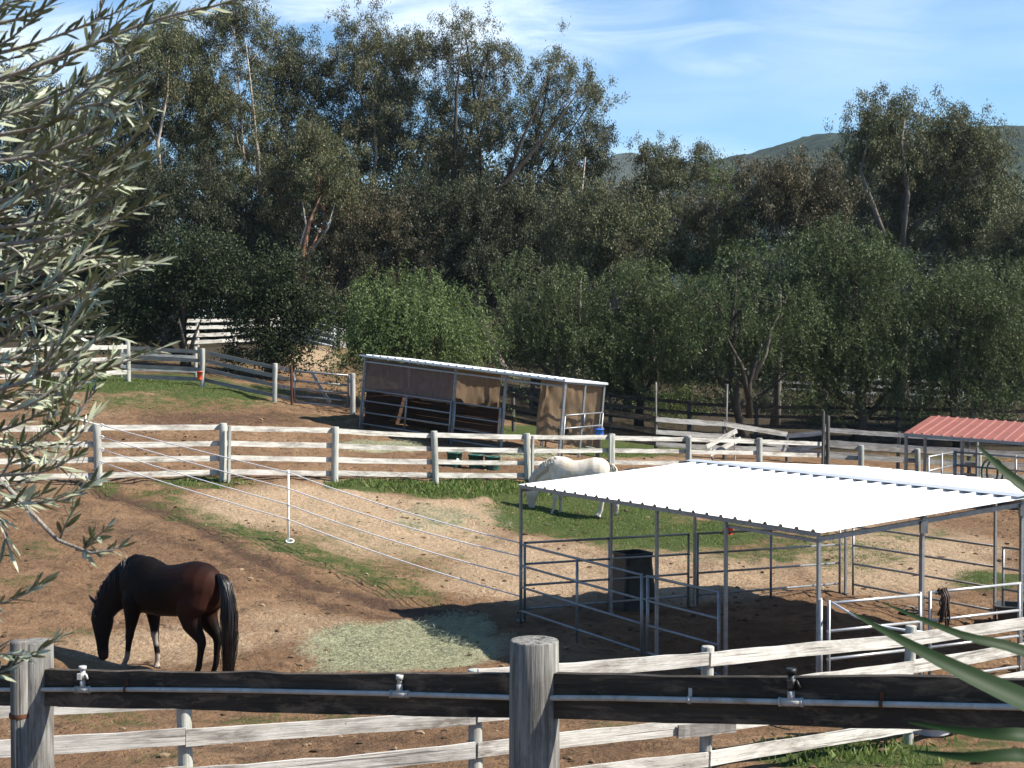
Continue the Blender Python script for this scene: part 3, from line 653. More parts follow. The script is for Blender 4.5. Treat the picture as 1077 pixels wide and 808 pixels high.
# loose things round the shelter
def bucket(name, label, cat, loc, r, h, mat, taper=.82, wall=.012, group=None, handle=True, Mw=None, n=24, hm='galv'):
    root = thing(name, label, cat, loc, group, Mw or Matrix.Translation(Vector(loc)))
    W_ = root.matrix_world.copy()
    b = MB().lathe([(.001, .004), (r * taper, 0), (r * taper, .01), (r * .98, h * .9), (r * 1.04, h * .9), (r * 1.05, h), (r - wall, h), (r * taper - wall, wall), (.001, wall)], n)
    o = bpy.data.objects.new('shell', b.mesh('shell')); C.objects.link(o); o.parent = root; o.data.materials.append(M[mat])
    if handle:
        hd = MB().tube([(r * math.cos(a), 0, h * .95 + r * .55 * math.sin(a)) for a in np.linspace(0, math.pi, 13)], .008 if r < .2 else .01, 6)
        o = bpy.data.objects.new('handle', hd.mesh('handle')); C.objects.link(o); o.parent = root; o.data.materials.append(M[hm])
    return root
# tall black tapered feeder
fd = MB(); c = S(-.0, 0); w0, w1 = .35, .42; zc = 1.02
ring = lambda hw, hd, z, rr=.1: [Vector((sx * (hw - rr) + rr * math.cos(a), sy * (hd - rr) + rr * math.sin(a), z)) for sx, sy, a0 in ((1, 1, 0), (-1, 1, 90), (-1, -1, 180), (1, -1, 270)) for a in [R(a0 + t) for t in (0, 30, 60, 90)]]
lv = [(.50, .45, -.02), (.47, .43, .18), (.42, .40, .5), (.385, .37, .8), (.375, .36, .98), (.40, .38, 1.0), (.40, .38, 1.04), (.37, .35, 1.04), (.36, .34, .9), (.36, .34, .6)]
vs = [p for l in lv for p in ring(*l)]; k = 16
fd.add(vs, [(i * k + j, i * k + (j + 1) % k, (i + 1) * k + (j + 1) % k, (i + 1) * k + j) for i in range(len(lv) - 1) for j in range(k)], False); fd.add([p for p in ring(.36, .34, .6)], [tuple(range(16))])
p = S(-.45, 2.6); p.z -= .02
tag(link('feed_bin', fd.mesh('feed_bin'), M['black_plastic'], None, Matrix.Translation(p) @ Matrix.Rotation(R(28), 4, 'Z') @ Matrix.Diagonal((.74, .74, .97, 1))), 'tall black tapered feed bin standing at the corral panels under the white roof', 'feed bin')
# water trough by the far panels
tr = thing('water_trough', 'long dark water trough beside the steel panels at the right edge', 'trough', (0, 0, 0), None, Matrix.Translation(Vector((9.0, 24.1, gz(9.0, 24.1) - .02))) @ Matrix.Rotation(R(-18), 4, 'Z'))
b = MB(); lv = [(.70, .26, 0), (.74, .30, .34), (.78, .34, .34), (.78, .34, .38), (.72, .28, .38), (.68, .25, .1)]
vs = [p_ for l in lv for p_ in ring(l[0], l[1], l[2], .12)]
b.add(vs, [(i * 16 + j, i * 16 + (j + 1) % 16, i * 16 + 16 + (j + 1) % 16, i * 16 + 16 + j) for i in range(5) for j in range(16)]); b.add(ring(.68, .25, .1, .12), [tuple(range(16))])
o = bpy.data.objects.new('basin', b.mesh('basin')); C.objects.link(o); o.parent = tr; o.data.materials.append(M['dark_metal'])
m, t = nt('trough_water'); g = G(t); g.out(g.bsdf((.03, .035, .03), .05, .5)); o = bpy.data.objects.new('water_surface', MB().add(ring(.715, .275, .3, .12), [tuple(range(16))]).mesh('water_surface')); C.objects.link(o); o.parent = tr; o.data.materials.append(m)
p = P(957, 655, 25.6); bucket('hanging_bucket', 'small black bucket hanging low on the rear corral panel', 'bucket', (p.x, p.y, p.z), .15, .22, 'black_plastic')
# halters and ropes on the near panel
hl = MB(); h0 = S(SZ + .09, 2.02, gz(*S(SZ, 2.02).xy) + 1.46)
for k in range(7):
    x0 = h0 + v * random.uniform(-.08, .1) + e * random.uniform(.0, .05); L_ = random.uniform(.22, .62)
    hl.tube([x0 - e * .06 - Z * .05, x0 + Z * .03, x0 + e * .06 - Z * .08, x0 + e * .05 + v * random.uniform(-.05, .05) - Z * L_ * .6, x0 + e * .03 + v * random.uniform(-.06, .06) - Z * L_], random.uniform(.010, .017), 6)
for k in range(3):
    c = h0 + e * .06 - Z * (.15 + .14 * k) + v * random.uniform(-.03, .03)
    hl.tube([c + (v * math.cos(a) + Z * math.sin(a)) * .075 for a in np.linspace(0, 6.283, 12)], .011, 6, False)
tag(link('halter', hl.mesh('halter'), M['leather']), 'dark leather halters and straps hanging over the near corral rail', 'halter')
l0, l1 = S(SZ + .1, .12, 1.44), P(951, 663, 15.9 + .8)
tag(link('lead_rope', MB().tube([l0, l0.lerp(l1, .35) - Z * .06, l0.lerp(l1, .7) - Z * .06, l1, l1 + Vector((.25, -.05, -.02))], .016, 8).mesh('lead_rope'), M['rope']), 'pale rope stretched down from the near shelter post to the white fence', 'rope')
x, y = 4.95, 17.0; bucket('grey_tub', 'grey round tub on the ground between the white fence and the shelter', 'tub', (x, y, gz(x, y)), .33, .42, 'grey_sheet', .9, handle=False)
x, y = 5.42, 17.35; bucket('white_bucket', 'small white bucket next to the grey tub by the shelter', 'bucket', (x, y, gz(x, y)), .16, .36, 'white_plastic')
x, y = 6.2, 17.6
tb = MB().tube([(x + .42 * math.cos(a) * (1 + .05 * math.sin(3 * a)), y + .42 * math.sin(a), gz(x, y) + .3 + .06 * (a / 12.6)) for a in np.linspace(0, 18.8, 60)], .02, 8)
tag(link('garden_hose', tb.mesh('garden_hose'), M['teal']), 'coiled teal garden hose lying behind the white fence at the right edge', 'hose')
x, y = XY(764, 35); p = Vector((x, y, gz(x, y) + .1))
bucket('orange_bucket', 'orange bucket tipped on its side on the lawn beyond the white roof', 'bucket', p, .11, .2, 'orange', .85, handle=False, Mw=Matrix.Translation(p) @ Matrix.Rotation(R(88), 4, 'X') @ Matrix.Rotation(R(20), 4, 'Y'))

# ------------------------------------------------------------------ electric ropes and the step-in stake
p0x, p0y = XY(106, 32.3); starts = [P(107, y, 32.25) for y in (447.5, 460, 473, 486.5)]; mids = [P(303.5, y, 28) for y in (497, 514, 531, 546.5)]
ends = [P(546, y, 23.9) for y in (571, 585, 606, 627)]
names = ['topmost', 'second highest', 'third highest', 'lowest']
for i in range(4):
    def sagp(a, b, s): return [a.lerp(b, t) - Z * s * 4 * t * (1 - t) for t in np.linspace(0, 1, 9)]
    pts = sagp(starts[i], mids[i], .02) + sagp(mids[i], ends[i], .07)[1:]
    rp = MB().tube(pts, .0105, 6)
    rp.tube([starts[i] + Vector((.05 * math.cos(a), 0, .03 * math.sin(a))) for a in np.linspace(0, 5.5, 9)], .012, 5)
    tag(link('fence_rope', rp.mesh('fence_rope'), M['rope']), f'{names[i]} of the four white ropes strung from the middle fence to the shelter', 'rope', 'white ropes strung across the paddock')
tag(link('fence_rope', MB().tube([P(104, 447, 32.2), P(88, 442.5, 31.6), P(60, 435, 31.0), P(-80, 400, 28)], .014, 6).mesh('fence_rope'), M['rope']), 'white rope leading up left from the middle fence into the olive sprigs', 'rope')
st = P(303.5, 572, 28); st.z = gz(st.x, st.y)
sk = thing('step_in_stake', 'slim white plastic stake holding up the four ropes in mid paddock', 'stake', st)
tz = mids[0].z - st.z + .05
link('shaft', MB().tube([st - Z * .1, st + Z * tz], .020, 8).mesh('shaft'), M['white_plastic'], sk)
for q in mids: link('clip', MB().tube([q + Vector((-.02, -.02, -.03)), q + Vector((-.03, -.03, .02)), q + Vector((.02, -.03, .03))], .011, 6).mesh('clip'), M['white_plastic'], sk)
link('foot_ring', MB().tube([st + Vector((.075 * math.cos(a) + .03, .05 * math.sin(a) - .02, .06 + .03 * math.sin(a))) for a in np.linspace(0, 6.283, 14)], .016, 6, False).mesh('foot_ring'), M['white_plastic'], sk)

# ------------------------------------------------------------------ the brown shed on the slope
B0 = Vector((-5.0, 47.0, 2.0)); u_ = Vector((6.42, -4.0, -.74)); SL = u_.length; u_.normalize(); vv = Vector((.529, .848, 0)); ww = u_.cross(vv)
vv = ww.cross(u_)
SM = Matrix((u_, vv, ww)).transposed().to_4x4(); SM.translation = B0
sd = thing('brown_shed', 'open brown horse shed with burlap curtains tilted along the slope', 'shed', B0, None, SM)
def Q(a, b, c): return SM @ Vector((a, b, c))
SH, SD = 2.42, 2.5
rr_ = MB(); corr(rr_, SL + .2, (-.2, SD + .06), lambda s, w, z: Q(s - .1, w, SH + .03 + z - w * .06), pitch=.3, h=.035)
rr_.add([Q(-.1, -.205, SH - .01), Q(SL + .1, -.205, SH - .01), Q(SL + .1, -.205, SH + .05), Q(-.1, -.205, SH + .05)], [(0, 1, 2, 3)])
rr_.add([Q(SL + .1, -.205, SH - .01), Q(SL + .1, SD + .06, SH - .16), Q(SL + .1, SD + .06, SH - .10), Q(SL + .1, -.205, SH + .05)], [(0, 1, 2, 3)])
link('roof', rr_.mesh('roof'), M['grey_sheet'], sd)
for a, b in (((0, 0, SH - .02), (SL, 0, SH - .02)), ((0, SD, SH - .2), (SL, SD, SH - .2)), ((0, 0, SH - .18), (SL, 0, SH - .18)), ((SL, 0, SH - .05), (SL, SD, SH - .21)), ((0, 0, SH - .05), (0, SD, SH - .21))):
    link('beam', sq_tube(MB(), Q(*a), Q(*b), .05).mesh('beam'), M['galv'], sd)
for a, b in ((0, 0), (3.62, 0), (5.5, 0), (SL, 0), (SL, SD * .5), (SL, SD), (5.5, SD), (3.62, SD), (0, SD)):
    link('post', sq_tube(MB(), Q(a, b, -.35), Q(a, b, SH - b * .06), .06 if b else .075).mesh('post'), M['galv'], sd)
def spanel(a, b, rails, mid_=True):
    o = part_empty('corral_panel', Q(*a, 0), sd)
    for f in ((0, .5, 1) if mid_ else (0, 1)):
        c = (a[0] + (b[0] - a[0]) * f, a[1] + (b[1] - a[1]) * f); link('upright', MB().tube([Q(*c, -.1 if f != .5 else rails[-1]), Q(*c, 1.36 if f != .5 else rails[0])], .028, 8).mesh('upright'), M['galv'], o)
    for z in rails: link('rail', MB().tube([Q(*a, z), Q(*b, z)], .024, 8).mesh('rail'), M['galv'], o)
spanel((.08, -.06), (3.56, -.06), (1.32, .96, .58, .2)); spanel((3.72, -.06), (5.42, -.06), (1.32, .9, .5, .12), False)
spanel((SL + .05, .05), (SL + .05, SD - .05), (1.38, .98), True)
spanel((5.6, SD + .05), (SL - .1, SD + .05), (1.32, .95, .58, .2))
for k in range(6): board('wall_board', Q(0, SD - .06, .12 + k * .215), Q(3.8, SD - .06, .12 + k * .215), .21, .025, M['brown_wall'], sd, .001)
for k in range(6): board('wall_board', Q(.06, .1, .12 + k * .215), Q(.06, SD - .1, .12 + k * .215), .21, .025, M['brown_wall'], sd, .001)
def drape(name, pt_fn, nu, nv_, mat, amp=.03, seed=0, lower=.04):
    vs = []
    for i in range(nu + 1):
        for j in range(nv_ + 1):
            p, nrm = pt_fn(i / nu, j / nv_)
            q = fbm(np.array([i * .35 + seed]), np.array([j * .15 + seed * 3.]), seed, 3)[0] - .5
            vs.append(p + nrm * q * amp * 2 + ww * ((fbm(np.array([i * .3]), np.array([seed * 7.]), 5, 2)[0] - .5) * lower * 2 if j == 0 else 0))
    fs = [(i * (nv_ + 1) + j, (i + 1) * (nv_ + 1) + j, (i + 1) * (nv_ + 1) + j + 1, i * (nv_ + 1) + j + 1) for i in range(nu) for j in range(nv_)]
    mb = MB(); mb.add(vs, fs, True); return link(name, mb.mesh(name), M[mat], sd)
o = drape('shade_curtain', lambda a, b: (Q(.03 + a * 3.62, .05, 1.24 + b * 1.1), -vv), 40, 12, 'shade_cloth', .025, 1); o['label'] = 'mauve grey shade cloth across the upper left bay'
o = drape('burlap_curtain', lambda a, b: (Q(1.75 + a * 2.05, SD - .12, 1.02 + b * 1.15), -vv), 24, 14, 'tan_cloth', .06, 2, .1)
o = drape('burlap_curtain', lambda a, b: (Q(5.3 + a * 2.26, SD - .06, .22 + b * 1.95), -vv), 34, 24, 'tan_cloth', .07, 3, .1); o['label'] = 'full height burlap at the right end of the shed'
# things at the shed
for i, (px, d, lb) in enumerate(((478, 41.2, 'leftmost of three dark green tubs before the brown shed, with a white mark'), (500.5, 41.1, 'middle one of three green tubs lined up before the brown shed'), (518, 41.0, 'rightmost of three dark green tubs lined up before the brown shed'))):
    x, y = XY(px, d); bucket('feed_tub', lb, 'tub', (x, y, gz(x, y) - .02), .225, .42, 'teal', .86, handle=False, group='green tubs before the brown shed')
    if i == 0: o = bpy.data.objects.new('white_patch', MB().lathe([(.001, -.02), (.05, -.01), (.05, .01), (.001, .02)], 10).mesh('white_patch')); C.objects.link(o); o.parent = [q for q in bpy.data.objects if q.name.startswith('feed_tub')][-1]; o.location = (.09, -.2, .2); o.rotation_euler = (R(80), 0, R(15)); o.data.materials.append(M['white_plastic'])
def steps(name, label, cat, px, d, mat, rz, sizes):
    x, y = XY(px, d); mb = MB()
    for (cx, cy, cz, sx, sy, sz) in sizes: mb.box((cx, cy, cz), (sx, sy, sz))
    o = link(name, mb.mesh(name), M[mat], None, Matrix.Translation((x, y, gz(x, y) - .02)) @ Matrix.Rotation(R(rz), 4, 'Z'))
    bv = o.modifiers.new('edge', 'BEVEL'); bv.width = .015; bv.segments = 2
    return tag(o, label, cat)
steps('mounting_block', 'teal plastic mounting block with two steps beside the grey block', 'mounting block', 604, 40.6, 'teal', -10, [(0, 0, .28, .4, .5, .56), (.08, 0, .565, .3, .46, .01), (.34, 0, .14, .28, .5, .28), (.34, .0, .283, .22, .44, .008)])
steps('grey_block', 'square grey concrete block with a ledge behind the middle fence', 'block', 628, 41.6, 'grey_block', 15, [(0, 0, .25, .62, .5, .5), (-.02, 0, .52, .54, .42, .04)])
p = Q(SL - .55, 1.1, 0); bucket('black_bucket', 'black bucket hung at the right bay of the brown shed', 'bucket', p + ww * .55, .17, .3, 'black_plastic')
p = Q(SL + .12, 2.2, 0); bucket('blue_bucket', 'bright blue bucket at the right end panel of the brown shed', 'bucket', p + ww * .62, .15, .26, 'blue', .9)
x, y = XY(674, 43.2)
hs = MB().tube([(x + (.42 + .05 * math.sin(a * .37)) * math.cos(a), y + (.6 + .06 * math.cos(a * .61)) * math.sin(a), gz(x, y) + .05 + .015 * a / 6.28) for a in np.linspace(0, 31, 110)], .028, 7)
tag(link('black_hose', hs.mesh('black_hose'), M['black_plastic']), 'coiled black hose on the dirt behind the middle fence', 'hose')
x, y = XY(742, 44.5); bucket('black_tub', 'wide black rubber tub behind the middle fence near the broken gate', 'tub', (x, y, gz(x, y)), .33, .3, 'black_plastic', .88, handle=False)
x, y = XY(761, 44.6); mb = MB()
for k in range(5): mb.tube([(x + .27 * math.cos(a), y + .2 * math.sin(a), gz(x, y) + .04 + k * .045) for a in np.linspace(0, 6.283, 16)], .022, 6, False)
tag(link('rope_coil', mb.mesh('rope_coil'), M['blue']), 'coil of blue and white rope beside the black tub', 'rope')
x, y = XY(210, 50.7); bucket('orange_bucket', 'small orange bucket against the grey fence on the upper lawn', 'bucket', (x, y, gz(x, y) + .25), .1, .3, 'orange', .92)

# ------------------------------------------------------------------ red roofed shelter and its corral
RA = Vector((12.1, 44.0, 2.04)); re_ = Vector((.866, -.5, -.05)); rv = Vector((.5, .866, .115))
rs = thing('red_roof_shelter', 'low horse shelter with a ribbed terracotta red metal roof at the right edge', 'horse shelter', (12.2, 44.1, gz(12.2, 44.1)))
rm = MB(); corr(rm, 9.0, (0, 3.45), lambda s, w, z: RA + re_ * s + rv * w + Z * z, pitch=.3, h=.035)
link('roof', rm.mesh('roof'), M['red_roof'], rs)
link('fascia', sq_tube(MB(), RA - Z * .05, RA + re_ * 9 - Z * .05, .04, .09).mesh('fascia'), M['galv'], rs); link('fascia', sq_tube(MB(), RA + rv * 3.4 - Z * .05, RA + re_ * 9 + rv * 3.4 - Z * .05, .04, .09).mesh('fascia'), M['galv'], rs)
for a, b in ((.06, .06), (1.75, .06), (4.4, .06), (7.5, .06), (.06, 2.4), (3.6, 3.35), (8.9, 3.35), (1.5, 3.35)):
    p = RA + re_ * a + rv * b; link('post', sq_tube(MB(), (p.x, p.y, gz(p.x, p.y) - .1), (p.x, p.y, p.z - .02), .075).mesh('post'), M['galv'], rs)
rcp = thing('pipe_corral', 'grey steel pipe corral panels meeting at a corner in front of the red roof', 'corral', (13.5, 43.3, gz(13.5, 43.3)))
c0 = Vector((13.45, 43.3, gz(13.45, 43.3))); c1 = Vector((11.75, 40.2, gz(11.75, 40.2) + .05)); c2 = Vector((16.2, 40.5, gz(16.2, 40.5)))
panel(c0, c1, parent=rcp, r=.028, rails=(1.60, 1.2, .78, .32), h=1.64); panel(c0, c2, parent=rcp, r=.028, rails=(1.60, 1.2, .78, .32), h=1.64); panel(c2, c2 + (c2 - c0), parent=rcp, r=.028, rails=(1.60, 1.2, .78, .32), h=1.64)
hp = c0 + Vector((.75, -.75, .3))
tag(link('hanging_hose', MB().tube([hp + Vector((.28 * math.cos(a) + (a / 40), -.1, .72 + .42 * math.sin(a))) for a in np.linspace(-1.2, 11, 40)], .03, 7).mesh('hanging_hose'), M['teal']), 'teal hose looped over the corral panel under the red roof', 'hose')
x, y = 12.6, 43.6; z0 = gz(x, y); sw = thing('saw_horse', 'dark spindly saw horse standing under the left end of the red roof', 'saw horse', (x, y, z0))
link('beam', MB().box((x, y, z0 + .74), (.9, .1, .08)).mesh('beam'), M['dark_rail'], sw)
for sx in (-.38, .38):
    for sy in (-.25, .25): link('leg', sq_tube(MB(), (x + sx, y + sy, z0), (x + sx * .8, y + sy * .1, z0 + .74), .05).mesh('leg'), M['dark_rail'], sw)
# ------------------------------------------------------------------ horses
def horse(name, label, loc, yaw, scale, coat, sections, legs, neck, head, coat_mat, hair_mat, tail_pts, seed, mane_side=1):
    root = thing(name, label, 'horse', loc, None, Matrix.Translation(Vector(loc)) @ Matrix.Rotation(yaw, 4, 'Z') @ Matrix.Scale(scale, 4))
    bm = bmesh.new()
    def loft(rings, n=20):
        # rings: centre, tangent-normal frame via path; each (x,y,z, rside, rnorm)
        prev = []; m = len(rings)
        for i, (x, y, z, rs, rn) in enumerate(rings):
            a = Vector(rings[max(i - 1, 0)][:3]); b = Vector(rings[min(i + 1, m - 1)][:3]); t = (b - a).normalized()
            s = Vector((0, 1, 0)); s = (s - t * s.dot(t)).normalized(); nn = t.cross(s)
            vs = []
            for k in range(n):
                an = 2 * math.pi * k / n; c_, q = math.cos(an), math.sin(an)
                vs.append(bm.verts.new(Vector((x, y, z)) + s * rs * c_ + nn * rn * q))
            prev.append(vs)
        for i in range(m - 1):
            for k in range(n): bm.faces.new((prev[i][k], prev[i][(k + 1) % n], prev[i + 1][(k + 1) % n], prev[i + 1][k]))
        bm.faces.new(list(reversed(prev[0]))); bm.faces.new(prev[-1])
    loft(sections, 24); loft(neck); loft(head)
    for l in legs: loft(l, 14)
    # ears
    px, py, pz = head[0][:3]
    bmesh.ops.recalc_face_normals(bm, faces=bm.faces)
    me = bpy.data.meshes.new('body'); bm.to_mesh(me); bm.free()
    o = bpy.data.objects.new('body', me); C.objects.link(o)
    rmd = o.modifiers.new('r', 'REMESH'); rmd.mode = 'VOXEL'; rmd.voxel_size = .016
    s1 = o.modifiers.new('s', 'SMOOTH'); s1.factor = .5; s1.iterations = 7
    dg = bpy.context.evaluated_depsgraph_get(); me2 = bpy.data.meshes.new_from_object(o.evaluated_get(dg)); me2.name = 'body'
    o.modifiers.clear(); o.data = me2; me2.polygons.foreach_set('use_smooth', [True] * len(me2.polygons)); me2.materials.clear(); me2.materials.append(coat_mat)
    co = np.empty(len(me2.vertices) * 3); me2.vertices.foreach_get('co', co); co = co.reshape(-1, 3)
    attr = me2.attributes.new('coat', 'FLOAT_COLOR', 'POINT'); attr.data.foreach_set('color', coat(co).astype(np.float32).ravel())
    o.parent = root
    def child(nm, mb, mat):
        c = bpy.data.objects.new(nm, mb.mesh(nm)); C.objects.link(c); c.parent = root; c.data.materials.append(mat); return c
    for sd_ in (-1, 1):
        eb = Vector((px + .075, sd_ * .055, pz + .005)); el = MB()
        tip = eb + Vector((.10, sd_ * .04, .12)) if head[-1][2] < .5 else eb
        # cupped ear: cone with open side
        ax = (tip - eb); s_ = Vector((0, 1, 0)); f_ = Vector((1, 0, -.3))
        prof = [(0, .022), (.25, .033), (.55, .03), (.8, .017), (1, .003)]
        vs = [eb + ax * t + (s_ * math.cos(a) + f_ * math.sin(a) * .7) * r_ for t, r_ in prof for a in np.linspace(0, 2 * math.pi, 9)[:-1]]
        el.add(vs, [(i * 8 + k, i * 8 + (k + 1) % 8, i * 8 + 8 + (k + 1) % 8, i * 8 + 8 + k) for i in range(4) for k in range(8)], True)
        child('ear', el, coat_mat if name == 'white_horse' else hair_mat)
        ey = MB(); hx, hy, hz, hr, hn = head[2]; c0 = Vector((hx + .025, sd_ * (hr * .93), hz + .06))
        ey.lathe([(.001, -.017), (.012, -.012), (.018, 0), (.012, .012), (.001, .017)], 10, c0); child('eye', ey, M['black_plastic'])
    # tail: many strands
    r_ = random.Random(seed); tl = MB()
    for k in range(560):
        dx, dy = max(-1.5, min(1.5, r_.gauss(0, .8))), max(-1.5, min(1.5, r_.gauss(0, .8))); L = r_.uniform(.72, 1.0); pts = []; ph = r_.uniform(0, 6); wv = r_.uniform(.004, .014)
        m_ = len(tail_pts)
        for i, (x, y, z, w) in enumerate(tail_pts):
            f = i / (m_ - 1)
            if f > L + .1: break
            pts.append((x + dx * w * .6 + wv * math.sin(ph + i * 1.7), y + dy * w * .65 + wv * math.cos(ph * 1.3 + i * 1.4), z + r_.gauss(0, .006)))
        tl.tube(pts, [(.0048) if i < len(pts) - 2 else (.004 if i < len(pts) - 1 else .003) for i in range(len(pts))], 4, True)
    child('tail', tl, hair_mat)
    mn = MB()
    for k in range(420):
        f = .1 + .9 * r_.random(); i = f * (len(neck) - 1); a = int(min(i, len(neck) - 2)); q = i - a
        n0, n1 = neck[a], neck[a + 1]; c = [n0[j] * (1 - q) + n1[j] * q for j in range(5)]
        t = (Vector(n1[:3]) - Vector(n0[:3])).normalized(); s = Vector((0, 1, 0)); nn = t.cross(s)
        if nn.z < 0: nn = -nn
        p0 = Vector(c[:3]) + nn * c[4] * .90 + s * r_.gauss(0, .015); sd2 = mane_side * (1 if r_.random() < .94 else -1); L = r_.uniform(.12, .26)
        p1 = p0 + nn * .005 + s * sd2 * c[3] * .42 + t * .02; p2 = Vector(c[:3]) + s * sd2 * (c[3] + .012) + nn * c[4] * (.75 - L * 1.2) - Z * .02 + t * r_.gauss(.01, .03)
        p3 = p2 - Z * L * .55 + s * sd2 * .004 + t * r_.gauss(0, .02)
        mn.tube([p0, p1, p2, p3], [.006, .006, .005, .002], 4, True)
    for k in range(26):
        x0 = Vector((px + .03, r_.gauss(0, .025), pz + .03)); mn.tube([x0, x0 + Vector((.06, r_.gauss(0, .02), -.05)), x0 + Vector((.075, r_.gauss(0, .04), -.2))], [.009, .009, .003], 4, True)
    child('mane', mn, hair_mat)
    return root

SEC = [(-.80, 0, 1.16, .04, .05), (-.775, 0, 1.17, .12, .17), (-.70, 0, 1.17, .20, .26), (-.58, 0, 1.175, .255, .325), (-.42, 0, 1.175, .28, .345), (-.25, 0, 1.145, .275, .335), (-.05, 0, 1.105, .285, .335), (.15, 0, 1.09, .29, .335), (.32, 0, 1.12, .275, .36), (.45, 0, 1.155, .25, .375), (.56, 0, 1.16, .225, .35), (.68, 0, 1.12, .19, .27), (.78, 0, 1.08, .13, .18), (.83, 0, 1.06, .05, .08)]
NECK = [(.38, 0, 1.24, .14, .28), (.55, 0, 1.22, .15, .33), (.72, 0, 1.16, .14, .31), (.88, 0, 1.07, .125, .275), (1.02, 0, .96, .11, .24), (1.12, 0, .85, .10, .205), (1.19, 0, .73, .09, .17)]
HEAD = [(1.20, 0, .82, .06, .09), (1.225, 0, .72, .098, .165), (1.225, 0, .61, .105, .185), (1.225, 0, .51, .092, .160), (1.23, 0, .38, .070, .118), (1.225, 0, .27, .060, .094), (1.215, 0, .17, .060, .088), (1.205, 0, .105, .052, .074), (1.20, 0, .075, .03, .045)]
def fore(s, dx, lean=0.):
    k = lambda z: dx * (1.05 - z) / 1.05
    return [(.53 + .0, s * .13, 1.10, .09, .15), (.52 + k(.95) * .6, s * .155, .95, .115, .165), (.50 + k(.8), s * .15, .80, .09, .125), (.50 + k(.66), s * .14, .66, .070, .090), (.505 + k(.54), s * .135, .54, .055, .066), (.51 + k(.46), s * .13, .46, .052, .060), (.508 + k(.41), s * .13, .41, .042, .048), (.505 + k(.28), s * .128, .28, .035, .041), (.505 + k(.19), s * .128, .19, .034, .040), (.52 + k(.15), s * .128, .15, .034, .040), (.535 + k(.10), s * .128, .105, .032, .034), (.545 + k(.06), s * .128, .07, .046, .05), (.555 + k(0), s * .128, 0.0, .058, .065)]
def hind(s, dx):
    k = lambda z: dx * (1.05 - z) / 1.05
    return [(-.50, s * .12, 1.15, .13, .25), (-.47 + k(1.0) * .5, s * .14, .98, .145, .24), (-.44 + k(.84), s * .15, .84, .115, .175), (-.49 + k(.72), s * .145, .72, .095, .145), (-.57 + k(.62), s * .14, .62, .070, .10), (-.63 + k(.55), s * .135, .55, .056, .080), (-.645 + k(.50), s * .132, .49, .050, .068), (-.635 + k(.42), s * .13, .42, .042, .053), (-.62 + k(.30), s * .13, .30, .037, .045), (-.61 + k(.2), s * .13, .20, .037, .044), (-.59 + k(.15), s * .13, .15, .036, .042), (-.57 + k(.1), s * .13, .10, .033, .036), (-.56 + k(.06), s * .13, .065, .047, .052), (-.55 + k(0), s * .13, 0, .058, .066)]
def hmat(name, rough=.42, spec=.45, var=.12):
    m, t = nt(name); g = G(t); a = g.n('ShaderNodeAttribute', attribute_name='coat').outputs['Color']
    n_ = g.noise(g.scale(g.obj(), (30., 30., 9.)), 1., 4, .6); n2 = g.noise(g.scale(g.obj(), (5., 5., 5.)), 1., 3, .6)
    col = g.mix(g.math('MULTIPLY', n_, .3), a, (.0, .0, .0)); col = g.mix(g.math('MULTIPLY', n2, var), col, (.2, .12, .07))
    g.out(g.bsdf(col, rough, spec, n_, .25, .005)); return m
def lerp(a, b, f): return np.asarray(a) * (1 - f[:, None]) + np.asarray(b) * f[:, None]
def sst(x, a, b): q = np.clip((x - a) / (b - a), 0, 1); return q * q * (3 - 2 * q)
def bay(co):
    x, y, z = co.T; N = len(co)
    c = lerp((.0045, .003, .0025), (.034, .011, .0065), sst(x, .15, -.6) * sst(z, .65, .95) * (1 - .75 * sst(z, 1.32, 1.5)))
    c = lerp((0, 0, 0), c.T.T, np.ones(N))
    belly = sst(z, .98, .78) * (np.abs(x + .1) < .5) * .6; c = c * (1 - belly[:, None]) + np.array((.026, .011, .007)) * belly[:, None]
    blk = np.maximum(sst(z, .70, .55), sst(x, .82, 1.0)); c = c * (1 - blk[:, None]) + np.array((.010, .0075, .007)) * blk[:, None]
    muz = sst(z, .26, .16) * (x > 1.0); c = c * (1 - .6 * muz[:, None]) + np.array((.06, .03, .02)) * .6 * muz[:, None]
    sock = ((x > .3) & (x < 1.05)) * (sst(z, .30, .22) * (x > .6) * (y > 0) * .55 + sst(z, .24, .20) * ((y < 0)) * 1.0 + ((y < 0) * sst(np.abs(z - .42), .11, .06) * (y > -.135) * .8)); sock = np.clip(sock, 0, 1) * (z > .045)
    c = c * (1 - sock[:, None]) + np.array((.40, .33, .27)) * sock[:, None]
    hoof = (z < .055) & (x < 1.05); c[hoof] = (.035, .028, .024)
    return np.concatenate([c, np.ones((N, 1))], 1)
def cream(co):
    x, y, z = co.T; N = len(co)
    fl = fbm(x * 9 + 3, z * 9 + y * 5, 5, 3); c = lerp((.62, .53, .41), (.72, .66, .57), sst(fl, .35, .6))
    f2 = sst(fbm(x * 4 + 9, z * 4 + y * 4, 15, 3), .52, .7) * sst(z, .9, 1.2) * .25; c = c * (1 - f2[:, None]) + np.array((.50, .35, .20)) * f2[:, None]
    lw = np.maximum(sst(z, .75, .45) * (x > .3) * .5, sst(x, 1.0, 1.15) * .35); c = c * (1 - lw[:, None]) + np.array((.30, .22, .16)) * lw[:, None]  # shade on forelegs and head painted into the coat colour
    muz = sst(z, .22, .14) * (x > 1.0); c = c * (1 - .7 * muz[:, None]) + np.array((.18, .12, .10)) * .7 * muz[:, None]
    hoof = (z < .05) & (x < 1.05); c[hoof] = (.10, .085, .07)
    return np.concatenate([c, np.ones((N, 1))], 1)
M['bay'] = hmat('bay_coat', .62, .09, .004); M['cream'] = hmat('cream_coat', .6, .3, .05)
